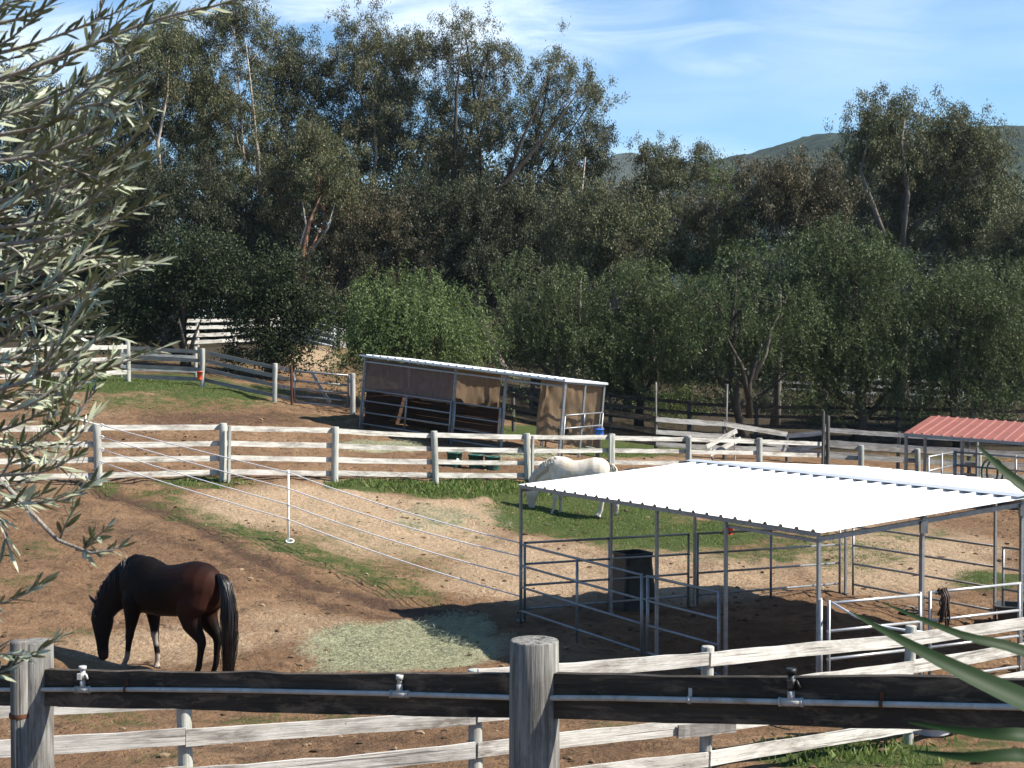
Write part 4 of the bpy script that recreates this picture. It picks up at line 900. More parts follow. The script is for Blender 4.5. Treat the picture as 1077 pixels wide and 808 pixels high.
M['black_hair'] = plain('black_hair', (.010, .008, .008), .4, .5, 0., .3, 20.); M['cream_hair'] = plain('cream_hair', (.60, .53, .43), .6, .3, 0., .2, 20.)
TAIL = [(-.76, 0, 1.36, .03), (-.83, 0, 1.345, .042), (-.90, 0, 1.25, .055), (-.935, 0, 1.08, .07), (-.945, 0, .85, .085), (-.945, 0, .60, .085), (-.94, 0, .38, .075), (-.935, 0, .18, .06), (-.93, 0, .06, .045)]
bx = P(181, 700, 19.7)
hz_ = gz(bx.x, bx.y)
horse('brown_horse', 'dark bay horse with black tail grazing head down on the bare dirt', (bx.x, bx.y, hz_ - .01), R(180 - 29), 1.07, bay, SEC, [fore(1, .19), fore(-1, -.17), hind(1, .05), hind(-1, -.02)], NECK, HEAD, M['bay'], M['black_hair'], TAIL, 3, -1)
wx = P(609, 540, 36.6)
horse('white_horse', 'cream white horse grazing on the lawn behind the white roof corner', (wx.x, wx.y, gz(wx.x, wx.y) - .01), R(180 - 14), 1.02, cream, SEC, [fore(1, .16), fore(-1, .0), hind(1, .02), hind(-1, .12)], NECK, HEAD, M['cream'], M['cream_hair'], TAIL, 5, 1)
# ------------------------------------------------------------------ trees
DENS = 2.3
def tree(name, label, px, d, blobs, mat='gum', bark_='bark_grey', style='gum', cl=1.0, per=580, ll=.135, lw=.045, tr=.22, cat='tree', group=None, lean=0, limbs=None, depth=1.0, base_z=None, hole=.16, sigma=.54, seed=0, top=None):
    """crown built from blobs given as (cx, cy, rx, ry) in the photo's pixels at distance d"""
    rs = np.random.default_rng(seed + int(px * 7 + d)); pr_ = random.Random(seed + int(px))
    s = d / F; x0, y0 = XY(px, d); z0 = gz(x0, y0) - .2
    root = thing(name, label, cat, (x0, y0, z0), group)
    Cb = []
    for b in blobs:
        c = P(b[0], b[1], d); dd = (b[4] if len(b) > 4 else rs.uniform(-.6, .6) * (b[2] + b[3]) * .5 * s * depth)
        Cb.append((np.array((c.x * (1 + dd / d), c.y + dd, c.z)), np.array((b[2] * s, (b[2] + b[3]) * .5 * s * depth, b[3] * s))))
    hi = max(c[2] for c, r in Cb); mb = MB()
    ct = max(Cb, key=lambda q: q[0][2] + q[1][2] * .3); cen = sum(c for c, r in Cb) / len(Cb)
    tp = Vector(ct[0]); bs = Vector((x0, y0, z0)); n_ = 9; path = []
    wob = Vector((pr_.gauss(0, 1), pr_.gauss(0, 1), 0)) * .035 * (tp - bs).length
    for i in range(n_):
        f = i / (n_ - 1); path.append(bs.lerp(tp, f) + wob * math.sin(f * 3.1) + Vector((lean * math.sin(f * 3.1), 0, 0)) + Vector((pr_.gauss(0, .05), pr_.gauss(0, .05), 0)) * (0 < i < n_ - 1))
        
    mb.tube(path, [tr * (1.25 if i == 0 else 1) * (1 - .86 * (i / (n_ - 1)) ** .9) for i in range(n_)], 9)
    def pathpt(f): i = min(f, .999) * (n_ - 1); a = int(i); return path[a].lerp(path[a + 1], i - a)
    base_l, dir_l, len_l, wid_l = [], [], [], []
    for c, r in Cb:
        cv = Vector(c); tot = (tp.z - bs.z)
        f0 = max(.12, min(.85, (c[2] - r[2] * .4 - bs.z - (cv.xy - bs.xy).length * .75) / max(tot, .1)))
        a = pathpt(f0); rad = tr * (1 - .8 * f0) * .62
        mid_ = a.lerp(cv, .5) + Vector((pr_.gauss(0, .25), pr_.gauss(0, .25), -.06 * (cv - a).length + pr_.gauss(0, .2)))
        if (cv - tp).length > .3: mb.tube([a, a.lerp(mid_, .5) + Vector((0, 0, pr_.gauss(0, .08))), mid_, mid_.lerp(cv, .5) + Vector((pr_.gauss(0, .12), 0, pr_.gauss(0, .12))), cv], [rad, rad * .85, rad * .68, rad * .5, rad * .33], 6)
        area = math.pi * r[0] * r[2]; nC = max(6, int(area * cl * DENS))
        dirs = rs.normal(size=(nC, 3)); dirs /= np.linalg.norm(dirs, axis=1, keepdims=True); rad_ = rs.uniform(.12, 1.0, nC) ** .5
        cen_ = c + dirs * r * rad_[:, None] * (1 + rs.normal(0, .20 if style == 'pepper' else .12, (nC, 1)))
        keep = vnoise(cen_[:, 0] * .9 + seed, cen_[:, 2] * .9 + cen_[:, 1] * .37, 31) > hole
        if style == 'pepper' and mat == 'pepper': keep &= vnoise(cen_[:, 0] * .55 + 7, cen_[:, 2] * .42 + cen_[:, 1] * .2, 47) > .30; cen_ = cen_[keep]
        for k, q in enumerate(cen_):
            if k % 3 == 0:
                qv = Vector(q); m_ = cv.lerp(qv, .55) + Vector((pr_.gauss(0, .12), pr_.gauss(0, .12), pr_.gauss(0, .15)))
                mb.tube([cv.lerp(mid_, pr_.random() * .6), m_, qv], [rad * .32, rad * .2, .008], 4, False)
            if style == 'pepper':
                nS = 15; sx = rs.normal(0, sigma, nS); sy = rs.normal(0, sigma, nS); sz = .35 - .55 * (sx ** 2 + sy ** 2) / sigma ** 2 * .3 + rs.normal(0, .12, nS)
                SLn = rs.uniform(.35, 1.25, nS); kk = int(per / nS); ox = (q[0] - c[0]) / r[0]; oy = (q[1] - c[1]) / r[1]
                t_ = rs.random((nS, kk)); sw_ = np.sqrt(t_) * .35
                bb = np.stack([q[0] + sx[:, None] + rs.normal(0, .045, (nS, kk)) + sw_ * (ox + sx[:, None]), q[1] + sy[:, None] + rs.normal(0, .045, (nS, kk)) + sw_ * (oy + sy[:, None]), q[2] + sz[:, None] - t_ * SLn[:, None]], -1).reshape(-1, 3)
                k2 = len(bb); dv = np.stack([rs.normal(0, .65, k2), rs.normal(0, .65, k2), -.2 - rs.random(k2) * .8], 1)
            else:
                nS = 7 if style == 'gum' else 6; k2 = int(per * rs.uniform(.6, 1.4)); sub = rs.normal(0, 1, (nS, 3)) * sigma * np.array((1.1, 1.1, .75))
                ti = rs.integers(0, nS, k2); off = sub[ti] + rs.normal(0, 1, (k2, 3)) * sigma * (np.array((.25, .25, .32)) if style == 'gum' else np.array((.36, .36, .32))); bb = q + off
                if style == 'gum': dv = np.stack([rs.normal(0, .5, k2), rs.normal(0, .5, k2), -.8 + rs.normal(0, .45, k2)], 1)
                else: dv = rs.normal(0, 1, (k2, 3)) + np.array((0, 0, .25))
            base_l.append(bb); dir_l.append(dv); len_l.append(ll * rs.uniform(.6, 1.4, k2)); wid_l.append(lw * rs.uniform(.7, 1.3, k2))
    link('trunk', mb.mesh('trunk'), M[bark_], root)
    if limbs:
        for pts, r0, r1, bk in limbs:
            P3 = [P(a, b, d - 1.7) for a, b in pts]
            link('limb', MB().tube(P3, [r0 + (min(r1, .02) - r0) * i / (len(P3) - 1) for i in range(len(P3))], 8).mesh('limb'), M[bk], root)
    cat_ = lambda l: np.concatenate(l)
    leaf_obj('crown', cat_(base_l), cat_(dir_l), cat_(len_l), cat_(wid_l), M[mat], root)
    return root
GG = 'tall gum trees behind the paddocks'; PG = 'weeping pepper trees along the rear fence'
T = tree
T('gum_tree', 'broad dull olive gum tree rising behind the olive sprigs', 120, 76, [(150, 80, 50, 50), (115, 150, 60, 70), (175, 55, 32, 32), (95, 240, 60, 70), (150, 200, 45, 60), (60, 170, 50, 60)], 'gum', group=GG, limbs=[([(170, 200), (166, 150), (176, 100), (178, 60)], .12, .04, 'bark_pale'), ([(166, 150), (150, 120), (146, 85)], .07, .03, 'bark_pale')])
T('gum_tree', 'tall gum tree with a thin white trunk and round leafy top', 265, 78, [(246, 30, 36, 26), (212, 75, 40, 38), (272, 58, 26, 32), (200, 130, 48, 45), (240, 130, 45, 50), (228, 185, 45, 40), (186, 45, 24, 26)], 'gum', 'bark_pale', group=GG, tr=.16, limbs=[([(276, 235), (272, 170), (267, 120), (262, 75), (258, 40)], .12, .06, 'bark_pale')])
T('gum_tree', 'dark gum tree filling the skyline right of the white trunked gum', 312, 80, [(300, 58, 28, 26), (322, 75, 30, 32), (338, 105, 26, 36), (300, 130, 42, 45), (340, 165, 38, 40), (290, 190, 40, 40)], 'gum_dark', group=GG)
T('gum_tree', 'gum tree with reddish forked peeling trunks above the rise', 316, 75, [(335, 185, 45, 36), (292, 205, 40, 38), (360, 225, 38, 34), (330, 150, 34, 30), (385, 205, 30, 28)], 'gum', 'bark_red', group=GG, tr=.26, cl=.8, limbs=[([(312, 325), (318, 270), (326, 232), (338, 205)], .22, .12, 'bark_red'), ([(318, 310), (327, 265), (337, 240)], .16, .1, 'bark_red'), ([(308, 310), (312, 270), (322, 238), (318, 210)], .13, .08, 'bark_pale'), ([(330, 262), (345, 240), (352, 215)], .09, .05, 'bark_pale')])
T('gum_tree', 'tall round-topped gum tree just left of the highest one', 392, 81, [(386, 35, 24, 24), (403, 68, 32, 34), (372, 75, 26, 26), (388, 115, 42, 40), (420, 95, 26, 36), (415, 150, 36, 40), (370, 165, 40, 38), (430, 50, 15, 18)], 'gum_pale', group=GG, limbs=[([(386, 220), (396, 165), (392, 110), (398, 70)], .12, .04, 'bark_pale'), ([(394, 130), (380, 100), (374, 78)], .06, .03, 'bark_pale')])
T('gum_tree', 'highest gum tree of the skyline, open crown with sky between its limbs', 478, 79, [(487, 28, 22, 22), (468, 58, 26, 28), (508, 62, 24, 22), (456, 45, 14, 14), (530, 75, 14, 22), (492, 100, 30, 30), (462, 118, 30, 34), (520, 108, 22, 24), (500, 155, 34, 32), (458, 175, 36, 34)], 'gum_pale', 'bark_dark', group=GG, cl=.8, hole=.2, limbs=[([(470, 330), (474, 250), (478, 170), (480, 100), (486, 40)], .25, .06, 'bark_dark'), ([(478, 190), (492, 150), (505, 100), (512, 65)], .13, .05, 'bark_dark')])
T('gum_tree', 'gum tree with a long dark limb leaning right under sparse pale foliage', 490, 76, [(578, 72, 18, 18), (602, 92, 24, 20), (563, 110, 22, 22), (592, 125, 26, 22), (618, 110, 12, 16), (555, 150, 34, 26), (592, 165, 26, 22), (540, 195, 40, 32), (528, 135, 18, 26), (575, 210, 30, 28)], 'gum_pale', 'bark_dark', group=GG, cl=.8, hole=.2, limbs=[([(480, 300), (494, 240), (520, 205), (556, 165), (588, 125), (612, 92)], .24, .06, 'bark_dark'), ([(530, 196), (548, 150), (566, 108), (577, 75)], .12, .04, 'bark_dark')])
T('gum_tree', 'slender dark gum with a short white trunk at the skyline dip', 606, 78, [(617, 142, 20, 18), (606, 165, 22, 18), (632, 162, 12, 13), (592, 185, 22, 20), (622, 178, 14, 14)], 'gum_dark', 'bark_pale', group=GG, tr=.14, cl=.9, hole=.15, limbs=[([(600, 260), (607, 225), (612, 200), (616, 165)], .15, .07, 'bark_pale')])
T('gum_tree', 'dense dark gum in the middle between the leaning limb and the dip', 535, 74, [(512, 235, 46, 42), (470, 245, 44, 44), (555, 245, 40, 36), (500, 285, 45, 40), (585, 250, 30, 34), (440, 215, 36, 38)], 'gum_dark', group=GG)
T('gum_tree', 'reddish brown gum below the tall skyline gums, left of the round pepper tree', 375, 73.5, [(372, 250, 42, 40), (345, 285, 36, 36), (405, 265, 38, 36), (425, 235, 32, 34), (365, 300, 40, 36)], 'gum_red', group=GG)
T('gum_tree', 'hazy grey gum with twin thin tops right of the skyline dip', 690, 82, [(680, 160, 18, 18), (703, 172, 22, 20), (676, 192, 15, 20), (722, 182, 16, 18), (695, 205, 34, 26), (738, 162, 11, 11), (742, 185, 16, 18), (662, 222, 22, 22)], 'gum', group=GG, cl=.9, hole=.158)
T('gum_tree', 'dusky gum mass in front of the blue ridge, below the twin thin tops', 660, 67, [(640, 225, 38, 26), (606, 250, 36, 32), (680, 240, 38, 30), (712, 225, 30, 24), (650, 265, 42, 30), (615, 205, 18, 18), (702, 266, 38, 28), (738, 262, 28, 30), (770, 262, 26, 24)], 'gum', group=GG)
T('pine_tree', 'bright green cone-shaped tree among the dull gums', 768, 71, [(763, 195, 9, 14), (766, 215, 17, 18), (770, 238, 24, 20), (774, 262, 30, 22)], 'bright', 'bark_dark', 'pine', cl=2.2, per=260, hole=.05, sigma=.3, ll=.11, lw=.035)
T('gum_tree', 'maroon tinged rounded gum in front of the hill slope', 815, 66, [(812, 188, 34, 20), (845, 200, 32, 24), (795, 212, 32, 26), (828, 225, 42, 30), (868, 190, 24, 24), (870, 220, 30, 30), (750, 225, 20, 22)], 'gum_red', group=GG)
T('gum_tree', 'huge spreading gum tree that crowns the right skyline', 950, 72, [(918, 128, 28, 22), (950, 122, 34, 20), (990, 138, 36, 24), (1022, 152, 30, 24), (1044, 170, 24, 26), (905, 155, 22, 26), (940, 165, 40, 34), (985, 180, 44, 36), (1030, 205, 34, 34), (900, 195, 26, 26), (950, 220, 46, 36), (1010, 240, 46, 36), (1052, 222, 18, 28)], 'gum', group=GG, tr=.4, limbs=[([(930, 250), (918, 215), (905, 180), (915, 140)], .16, .06, 'bark_grey'), ([(948, 260), (955, 205), (948, 150), (952, 125)], .16, .05, 'bark_grey')])
T('gum_tree', 'gum tree cut off by the right edge beneath the hilltop', 1085, 66, [(1085, 240, 32, 36), (1078, 300, 34, 42), (1120, 260, 40, 60), (1110, 340, 40, 50), (1060, 255, 18, 24)], 'gum', group=GG)
T('gum_tree', 'shadowy gum mass on the left, above the upper lawn fence', 165, 74, [(180, 215, 50, 42), (140, 270, 55, 44), (225, 245, 38, 36), (100, 305, 48, 34), (210, 205, 36, 34), (90, 250, 46, 48)], 'gum_dark', group=GG)
T('gum_tree', 'shadowy gum tree behind the dense olive leaves at the left edge', 30, 78, [(40, 130, 55, 60), (10, 230, 60, 60), (60, 300, 50, 50), (-40, 170, 50, 70), (-50, 300, 60, 50)], 'gum_dark', group=GG)
T('gum_tree', 'dark gum filling the gap behind the oak, crossed by pale bare twigs', 262, 77, [(245, 230, 40, 38), (285, 255, 38, 36), (265, 280, 40, 32), (240, 285, 34, 30)], 'gum_dark', group=GG, limbs=[([(205, 185), (225, 195), (240, 192)], .05, .03, 'bark_pale'), ([(300, 180), (322, 190), (342, 205)], .05, .03, 'bark_pale'), ([(178, 165), (190, 175), (196, 190)], .05, .02, 'bark_pale')])
# understory
T('oak_tree', 'bushy dark oak with glossy leaves in front of the bright white fence', 285, 56, [(285, 288, 34, 32), (266, 318, 28, 26), (300, 322, 26, 24), (288, 348, 28, 24), (252, 296, 28, 28), (314, 344, 14, 10), (296, 372, 24, 10), (270, 370, 16, 12), (328, 330, 10, 6)], 'oak', 'bark_dark', 'oak', cl=1.9, per=260, ll=.12, lw=.07, hole=.12)
T('oak_tree', 'shaded oak with a thin dark trunk behind the upper lawn fence', 195, 57, [(190, 298, 40, 28), (160, 314, 34, 20), (158, 342, 28, 22), (128, 345, 28, 24), (216, 304, 30, 22), (195, 270, 34, 28), (130, 322, 30, 22)], 'oak', 'bark_dark', 'oak', cl=1.8, per=260, ll=.12, lw=.065, limbs=[([(196, 390), (195, 365), (188, 335)], .16, .1, 'bark_dark'), ([(198, 380), (204, 355), (212, 335)], .11, .07, 'bark_dark')])
T('pepper_tree', 'round light green pepper tree behind the left end of the brown shed', 432, 52, [(430, 306, 38, 26), (400, 325, 32, 30), (462, 320, 32, 30), (432, 338, 48, 34), (384, 350, 24, 28), (484, 345, 20, 30), (412, 360, 34, 24), (460, 360, 28, 22)], 'pepper_light', 'bark_dark', 'pepper', cl=1.9, per=420, ll=.12, lw=.04, sigma=.45, group=PG, tr=.2)
T('pepper_tree', 'pepper tree right behind the middle of the brown shed roof', 590, 61, [(580, 285, 42, 32), (556, 325, 32, 36), (610, 320, 40, 38), (575, 352, 36, 26), (620, 355, 34, 30), (545, 360, 22, 26)], 'pepper', 'bark_dark', 'pepper', cl=1.1, per=470, ll=.14, lw=.034, sigma=.5, group=PG)
T('pepper_tree', 'pepper tree hanging over the right end of the brown shed', 672, 61.5, [(665, 285, 36, 26), (690, 318, 40, 34), (650, 325, 34, 36), (720, 300, 30, 30), (662, 368, 34, 28), (700, 358, 32, 30), (640, 385, 22, 20), (725, 340, 24, 30), (690, 392, 34, 20), (650, 402, 24, 16)], 'pepper', 'bark_dark', 'pepper', cl=1.1, per=470, ll=.14, lw=.034, sigma=.5, group=PG)
T('pepper_tree', 'pepper tree with dark forked limbs behind the broken fence boards', 788, 58, [(775, 280, 42, 30), (750, 315, 34, 36), (805, 310, 38, 36), (765, 355, 32, 32), (820, 350, 30, 36), (790, 340, 32, 30), (735, 355, 20, 30), (835, 300, 24, 26), (752, 392, 26, 20), (828, 392, 28, 22)], 'pepper', 'bark_dark', 'pepper', cl=1.1, per=470, ll=.14, lw=.034, sigma=.5, group=PG, hole=.2, limbs=[([(788, 440), (788, 405), (796, 375), (810, 350), (820, 330)], .14, .05, 'bark_dark'), ([(788, 420), (780, 385), (762, 350)], .14, .05, 'bark_dark'), ([(792, 400), (806, 372), (812, 345)], .1, .05, 'bark_grey')])
T('pepper_tree', 'largest pepper tree, its light green domed crown under the huge gum', 902, 60, [(885, 250, 52, 26), (850, 278, 42, 32), (925, 272, 44, 32), (880, 305, 52, 40), (930, 325, 46, 42), (850, 335, 40, 40), (895, 365, 50, 40), (950, 360, 30, 38), (850, 375, 32, 30), (865, 400, 28, 18), (945, 402, 30, 18)], 'pepper', 'bark_dark', 'pepper', cl=1.1, per=470, ll=.14, lw=.034, sigma=.5, group=PG, tr=.3)
T('pepper_tree', 'deep green pepper tree above the red roof', 1010, 60, [(1000, 285, 44, 36), (970, 325, 36, 40), (1035, 320, 40, 42), (985, 370, 36, 38), (1045, 368, 36, 36), (1010, 345, 36, 36), (985, 402, 30, 18), (1040, 404, 32, 18)], 'pepper', 'bark_dark', 'pepper', cl=1.1, per=470, ll=.14, lw=.034, sigma=.5, group=PG)
T('pepper_tree', 'pepper tree with a thick dark trunk at the right edge behind the red roof', 1072, 61, [(1075, 300, 34, 40), (1100, 340, 40, 46), (1062, 350, 30, 40), (1090, 390, 34, 24), (1125, 300, 40, 50)], 'pepper', 'bark_dark', 'pepper', cl=1.1, per=470, ll=.14, lw=.034, sigma=.5, group=PG, tr=.3)
for i, (px, py, d, rx, ry, mt, lb) in enumerate([(705, 425, 66, 34, 16, 'bright', 'sunlit yellow green bush behind the dark fence, right of the brown shed'), (868, 432, 68, 32, 14, 'bright', 'sunlit bush glimpsed between the two thick pepper trunks'), (745, 428, 70, 28, 16, 'gum_red', 'dry reddish brush beneath the forked pepper tree'), (965, 430, 67, 40, 16, 'bright', 'sunlit bush in the shade line behind the red roof'), (1045, 432, 67, 34, 16, 'pepper', 'green brush at the right edge behind the red roof'), (512, 362, 64, 26, 22, 'gum_red', 'dry brush seen between the two pepper trees at the shed roof'), (815, 425, 72, 34, 16, 'gum_dark', 'dark brush far behind the broken fence boards'), (600, 400, 66, 50, 18, 'gum_dark', 'dark brush behind the open end of the brown shed'), (435, 385, 64, 60, 26, 'gum_dark', 'dark brush behind the left end of the brown shed')]):
    T('bush', lb, px, d, [(px - rx * .4, py, rx * .55, ry), (px + rx * .4, py + 3, rx * .6, ry * .85), (px, py - ry * .3, rx * .5, ry * .8)], mt, 'bark_dark', 'oak', cl=1.6, per=220, ll=.12, lw=.05, cat='bush', tr=.05, hole=.1)

# ------------------------------------------------------------------ the wood behind, read as one mass
wb = []
for px in np.arange(-160, 1260, 9):
    for k in range(9 if px > 640 else 10):
        d = rng.uniform(84, 104); top_ = (265 if px > 640 else 205) + 40 * math.sin(px * .011) + 25 * math.sin(px * .037) + (-60 if 830 < px < 1080 else 0)
        c = P(px + rng.normal(0, 8), rng.uniform(top_, 455), d); wb.append(np.array(c) + rng.normal(0, 1, (260, 3)) * np.array((.9, .9, .8)))
wb = np.concatenate(wb); Nw = len(wb)
tag(leaf_obj('woods', wb, np.stack([rng.normal(0, .7, Nw), rng.normal(0, .7, Nw), rng.normal(-.4, .6, Nw)], 1), .34 * rng.uniform(.6, 1.4, Nw), .16 * rng.uniform(.7, 1.3, Nw), M['gum_dark'], None), None, None, kind='stuff')

# ------------------------------------------------------------------ the olive tree at the left edge
ol = thing('olive_tree', 'silvery olive tree leaning in from the left edge of the picture', 'olive tree', (-2.9, 2.6, gz(-2.9, 2.6)))
ro_ = random.Random(11); tw = MB(); LV, LF = [], []; OB, OD = [], []
def spray(pts, r0, nleaf, spread=1., size=1., sub=True, tipfan=True):
    """twig through world points with opposite leaf pairs"""
    n_ = 10; Pp = []
    for i in range(n_ + 1):
        f = i / n_ * (len(pts) - 1); a = min(int(f), len(pts) - 2); q = f - a
        p_1 = pts[max(a - 1, 0)]; p0_ = pts[a]; p1_ = pts[a + 1]; p2_ = pts[min(a + 2, len(pts) - 1)]
        Pp.append(.5 * ((2 * p0_) + (p1_ - p_1) * q + (2 * p_1 - 5 * p0_ + 4 * p1_ - p2_) * q * q + (3 * p0_ - p_1 - 3 * p1_ + p2_) * q ** 3))
    tw.tube(Pp, list(np.linspace(r0, .0012, n_ + 1)), 5)
    L = sum((Pp[i + 1] - Pp[i]).length for i in range(n_))
    k = max(4, int(L / .017 * nleaf)); s0 = Vector((ro_.gauss(0, 1), ro_.gauss(0, 1), ro_.gauss(0, 1)))
    for j in range(k):
        f = (j + .5) / k; i = min(int(f * n_), n_ - 1); c = Pp[i].lerp(Pp[i + 1], f * n_ - i); t = (Pp[i + 1] - Pp[i]).normalized()
        s = s0 - t * s0.dot(t); s = s.normalized(); s = Quaternion(t, (j % 2) * 1.57 + ro_.gauss(0, .35)) @ s
        for sg in (-1, 1):
            if ro_.random() < .08: continue
            d = (t * ro_.uniform(.75, 1.3) + s * sg * ro_.uniform(.45, .8) * spread * (1 - .45 * f) + Vector((0, 0, ro_.gauss(.08, .15)))).normalized()
            leaf(c, d, size * ro_.uniform(.034, .057) * (1.1 - .25 * f), ro_)
    if tipfan: leaf(Pp[-1], (Pp[-1] - Pp[-2]).normalized(), .045 * size, ro_)
ov, of = [], []
def leaf(c, d, L, r):
    up = Vector((r.gauss(.2, .9), r.gauss(-.2, .9), 1)); s = d.cross(up).normalized(); n_ = s.cross(d); w = L * r.uniform(.062, .098); cv_ = r.gauss(0, .08); fold = r.uniform(.05, .4)
    o = len(ov)
    for t, ww_ in ((0, .15), (.2, .7), (.45, 1.), (.75, .75), (1., .04)):
        m = c + d * L * t + n_ * L * cv_ * t * t
        ov.extend([m + s * w * ww_ + n_ * w * ww_ * fold, m, m - s * w * ww_ + n_ * w * ww_ * fold])
    for i in range(4):
        of.append((o + i * 3, o + i * 3 + 1, o + i * 3 + 4, o + i * 3 + 3)); of.append((o + i * 3 + 1, o + i * 3 + 2, o + i * 3 + 5, o + i * 3 + 4))
def OP(pts, d0, d1): return [P(a, b, d0 + (d1 - d0) * i / (len(pts) - 1)) for i, (a, b) in enumerate(pts)]
tips = [([(-60, 70), (40, 45), (135, 8)], 2.6), ([(-60, 105), (60, 62), (160, 22), (240, 3), (290, -14)], 2.7), ([(-60, 35), (20, 20), (75, -10)], 2.5), ([(-40, 140), (50, 105), (110, 75), (145, 45)], 2.8), ([(-50, 20), (30, 0), (60, -30)], 2.9),
    ([(-40, 95), (40, 85), (110, 40), (200, 15)], 2.9), ([(-60, 175), (30, 165), (100, 135), (140, 100)], 2.6), ([(-60, 150), (40, 135), (95, 110), (128, 118)], 2.5), ([(-30, 215), (60, 200), (120, 165), (157, 125)], 2.7),
    ([(-40, 240), (40, 235), (110, 205), (160, 168)], 2.6), ([(-40, 262), (60, 250), (120, 232), (161, 212)], 2.75), ([(-50, 215), (20, 190), (85, 160), (135, 138)], 2.9), ([(-40, 300), (40, 280), (90, 240), (125, 215)], 2.8),
    ([(-50, 330), (30, 310), (95, 270), (140, 277)], 2.9), ([(-40, 345), (50, 325), (100, 300), (133, 282)], 2.6), ([(-30, 380), (30, 345), (80, 310), (116, 300)], 2.7), ([(-50, 395), (20, 375), (65, 345), (110, 330)], 2.8),
    ([(-40, 420), (30, 400), (75, 375), (106, 355)], 2.6), ([(-40, 430), (20, 430), (60, 405), (88, 372)], 2.75), ([(-50, 465), (10, 450), (50, 430), (86, 402)], 2.85), ([(-40, 480), (20, 470), (55, 452), (75, 440)], 2.6),
    ([(-60, 190), (10, 170), (60, 150), (100, 150)], 3.1), ([(-60, 280), (10, 262), (60, 250), (110, 240)], 3.1), ([(-60, 250), (0, 220), (70, 190), (120, 190)], 3.0), ([(-60, 360), (0, 330), (60, 310), (105, 320)], 3.1), ([(-60, 310), (20, 290), (70, 285), (110, 262)], 3.0),
    ([(-60, 120), (10, 120), (60, 115), (120, 88)], 3.1), ([(-60, 410), (0, 390), (50, 380), (85, 350)], 3.0), ([(-60, 500), (0, 500), (50, 495), (82, 478)], 2.7), ([(-50, 540), (10, 528), (65, 527), (104, 505)], 2.6), ([(-50, 445), (-10, 420), (40, 415), (70, 420)], 3.0)]
for pts, d in tips:
    q = OP(pts, d + ro_.uniform(-.1, .25), d - ro_.uniform(0, .25)); spray(q, .005, .9)
    for k in range(ro_.choice((1, 2, 3, 3))):                     # side shoots
        f = ro_.uniform(.1, .75); i = f * (len(q) - 1); a = int(i); c = q[a].lerp(q[a + 1], i - a); t = (q[-1] - q[0]).normalized()
        dirn = (t * ro_.uniform(.5, 1.) + Vector((ro_.gauss(0, .25), ro_.gauss(0, .4), ro_.gauss(.12, .4)))).normalized(); L = ro_.uniform(.10, .22)
        ex, ey = proj(*(c + dirn * L))
        if ex > (165 if ey < 290 else 150 - (ey - 290) * .25): continue
        spray([c, c + dirn * L * .5 + Vector((0, 0, ro_.gauss(.01, .01))), c + dirn * L + Vector((0, 0, ro_.gauss(.015, .02)))], .003, 1.)
for k in range(36):                                              # inner mass
    px, py = ro_.uniform(-60, 70), ro_.uniform(40, 520); d = ro_.uniform(2.6, 3.5); c = P(px - (30 if py < 130 else 0), py, d)
    dirn = Vector((ro_.uniform(.4, 1), ro_.gauss(0, .4), ro_.gauss(.35, .45))).normalized(); L = ro_.uniform(.12, .24)
    spray([c, c + dirn * L * .5, c + dirn * L + Vector((0, 0, .02))], .004, 1.)
# drooping low twigs
lt = OP([(-40, 470), (10, 515), (60, 568), (96, 582), (122, 578)], 2.55, 2.4)
for pts in ([(62, 569), (70, 550), (78, 535)], [(86, 580), (98, 568), (112, 556)], [(80, 578), (102, 580), (126, 576)], [(-30, 500), (30, 530), (92, 512)], [(-20, 540), (20, 530), (45, 520)], [(-30, 640), (10, 632), (44, 615)], [(-35, 715), (5, 705), (62, 672)], [(-30, 690), (0, 688), (30, 690)]):
    spray(OP(pts, 2.5, 2.42), .0025, 1.15, .9, 1.)
tw.tube([P(-30, 500, 2.5), P(-20, 540, 2.5), P(-30, 640, 2.5), P(-30, 690, 2.5), P(-35, 715, 2.5)], .004, 5); tw.tube([P(-30, 500, 2.5), lt[0]], .004, 5); tw.tube(lt, [.004, .0035, .003, .0022, .0012], 6)
tz = gz(-2.9, 2.6)
tk = [Vector((-2.9, 2.6, tz - .2)), Vector((-2.8, 2.65, tz + .8)), Vector((-2.55, 2.7, tz + 1.5)), Vector((-2.3, 2.75, tz + 2.3)), Vector((-2.1, 2.8, tz + 3.0))]
tw2 = MB().tube(tk, [.16, .13, .10, .06, .025], 12)
for pts, d in tips:
    q = P(*pts[0], d + .1); j = ro_.uniform(1.6, 3.8); b = tk[min(int(j), 3)].lerp(tk[min(int(j), 3) + 1], j - int(j)) if j < 4 else tk[4]
    tw2.tube([b, b.lerp(q, .5) + Vector((0, ro_.gauss(0, .06), ro_.gauss(.05, .05))), q], [.025, .014, .006], 6)
tw2.tube([tk[2], tk[2].lerp(lt[0], .6) + Vector((0, 0, .08))] + lt, [.03, .012, .005, .0042, .0034, .0024, .0012], 6)
link('trunk', tw2.mesh('trunk'), M['bark_olive'], ol); link('twigs', tw.mesh('twigs'), M['bark_olive'], ol)
lm = MB(); lm.add(ov, of, True); link('crown', lm.mesh('crown'), M['olive'], ol)

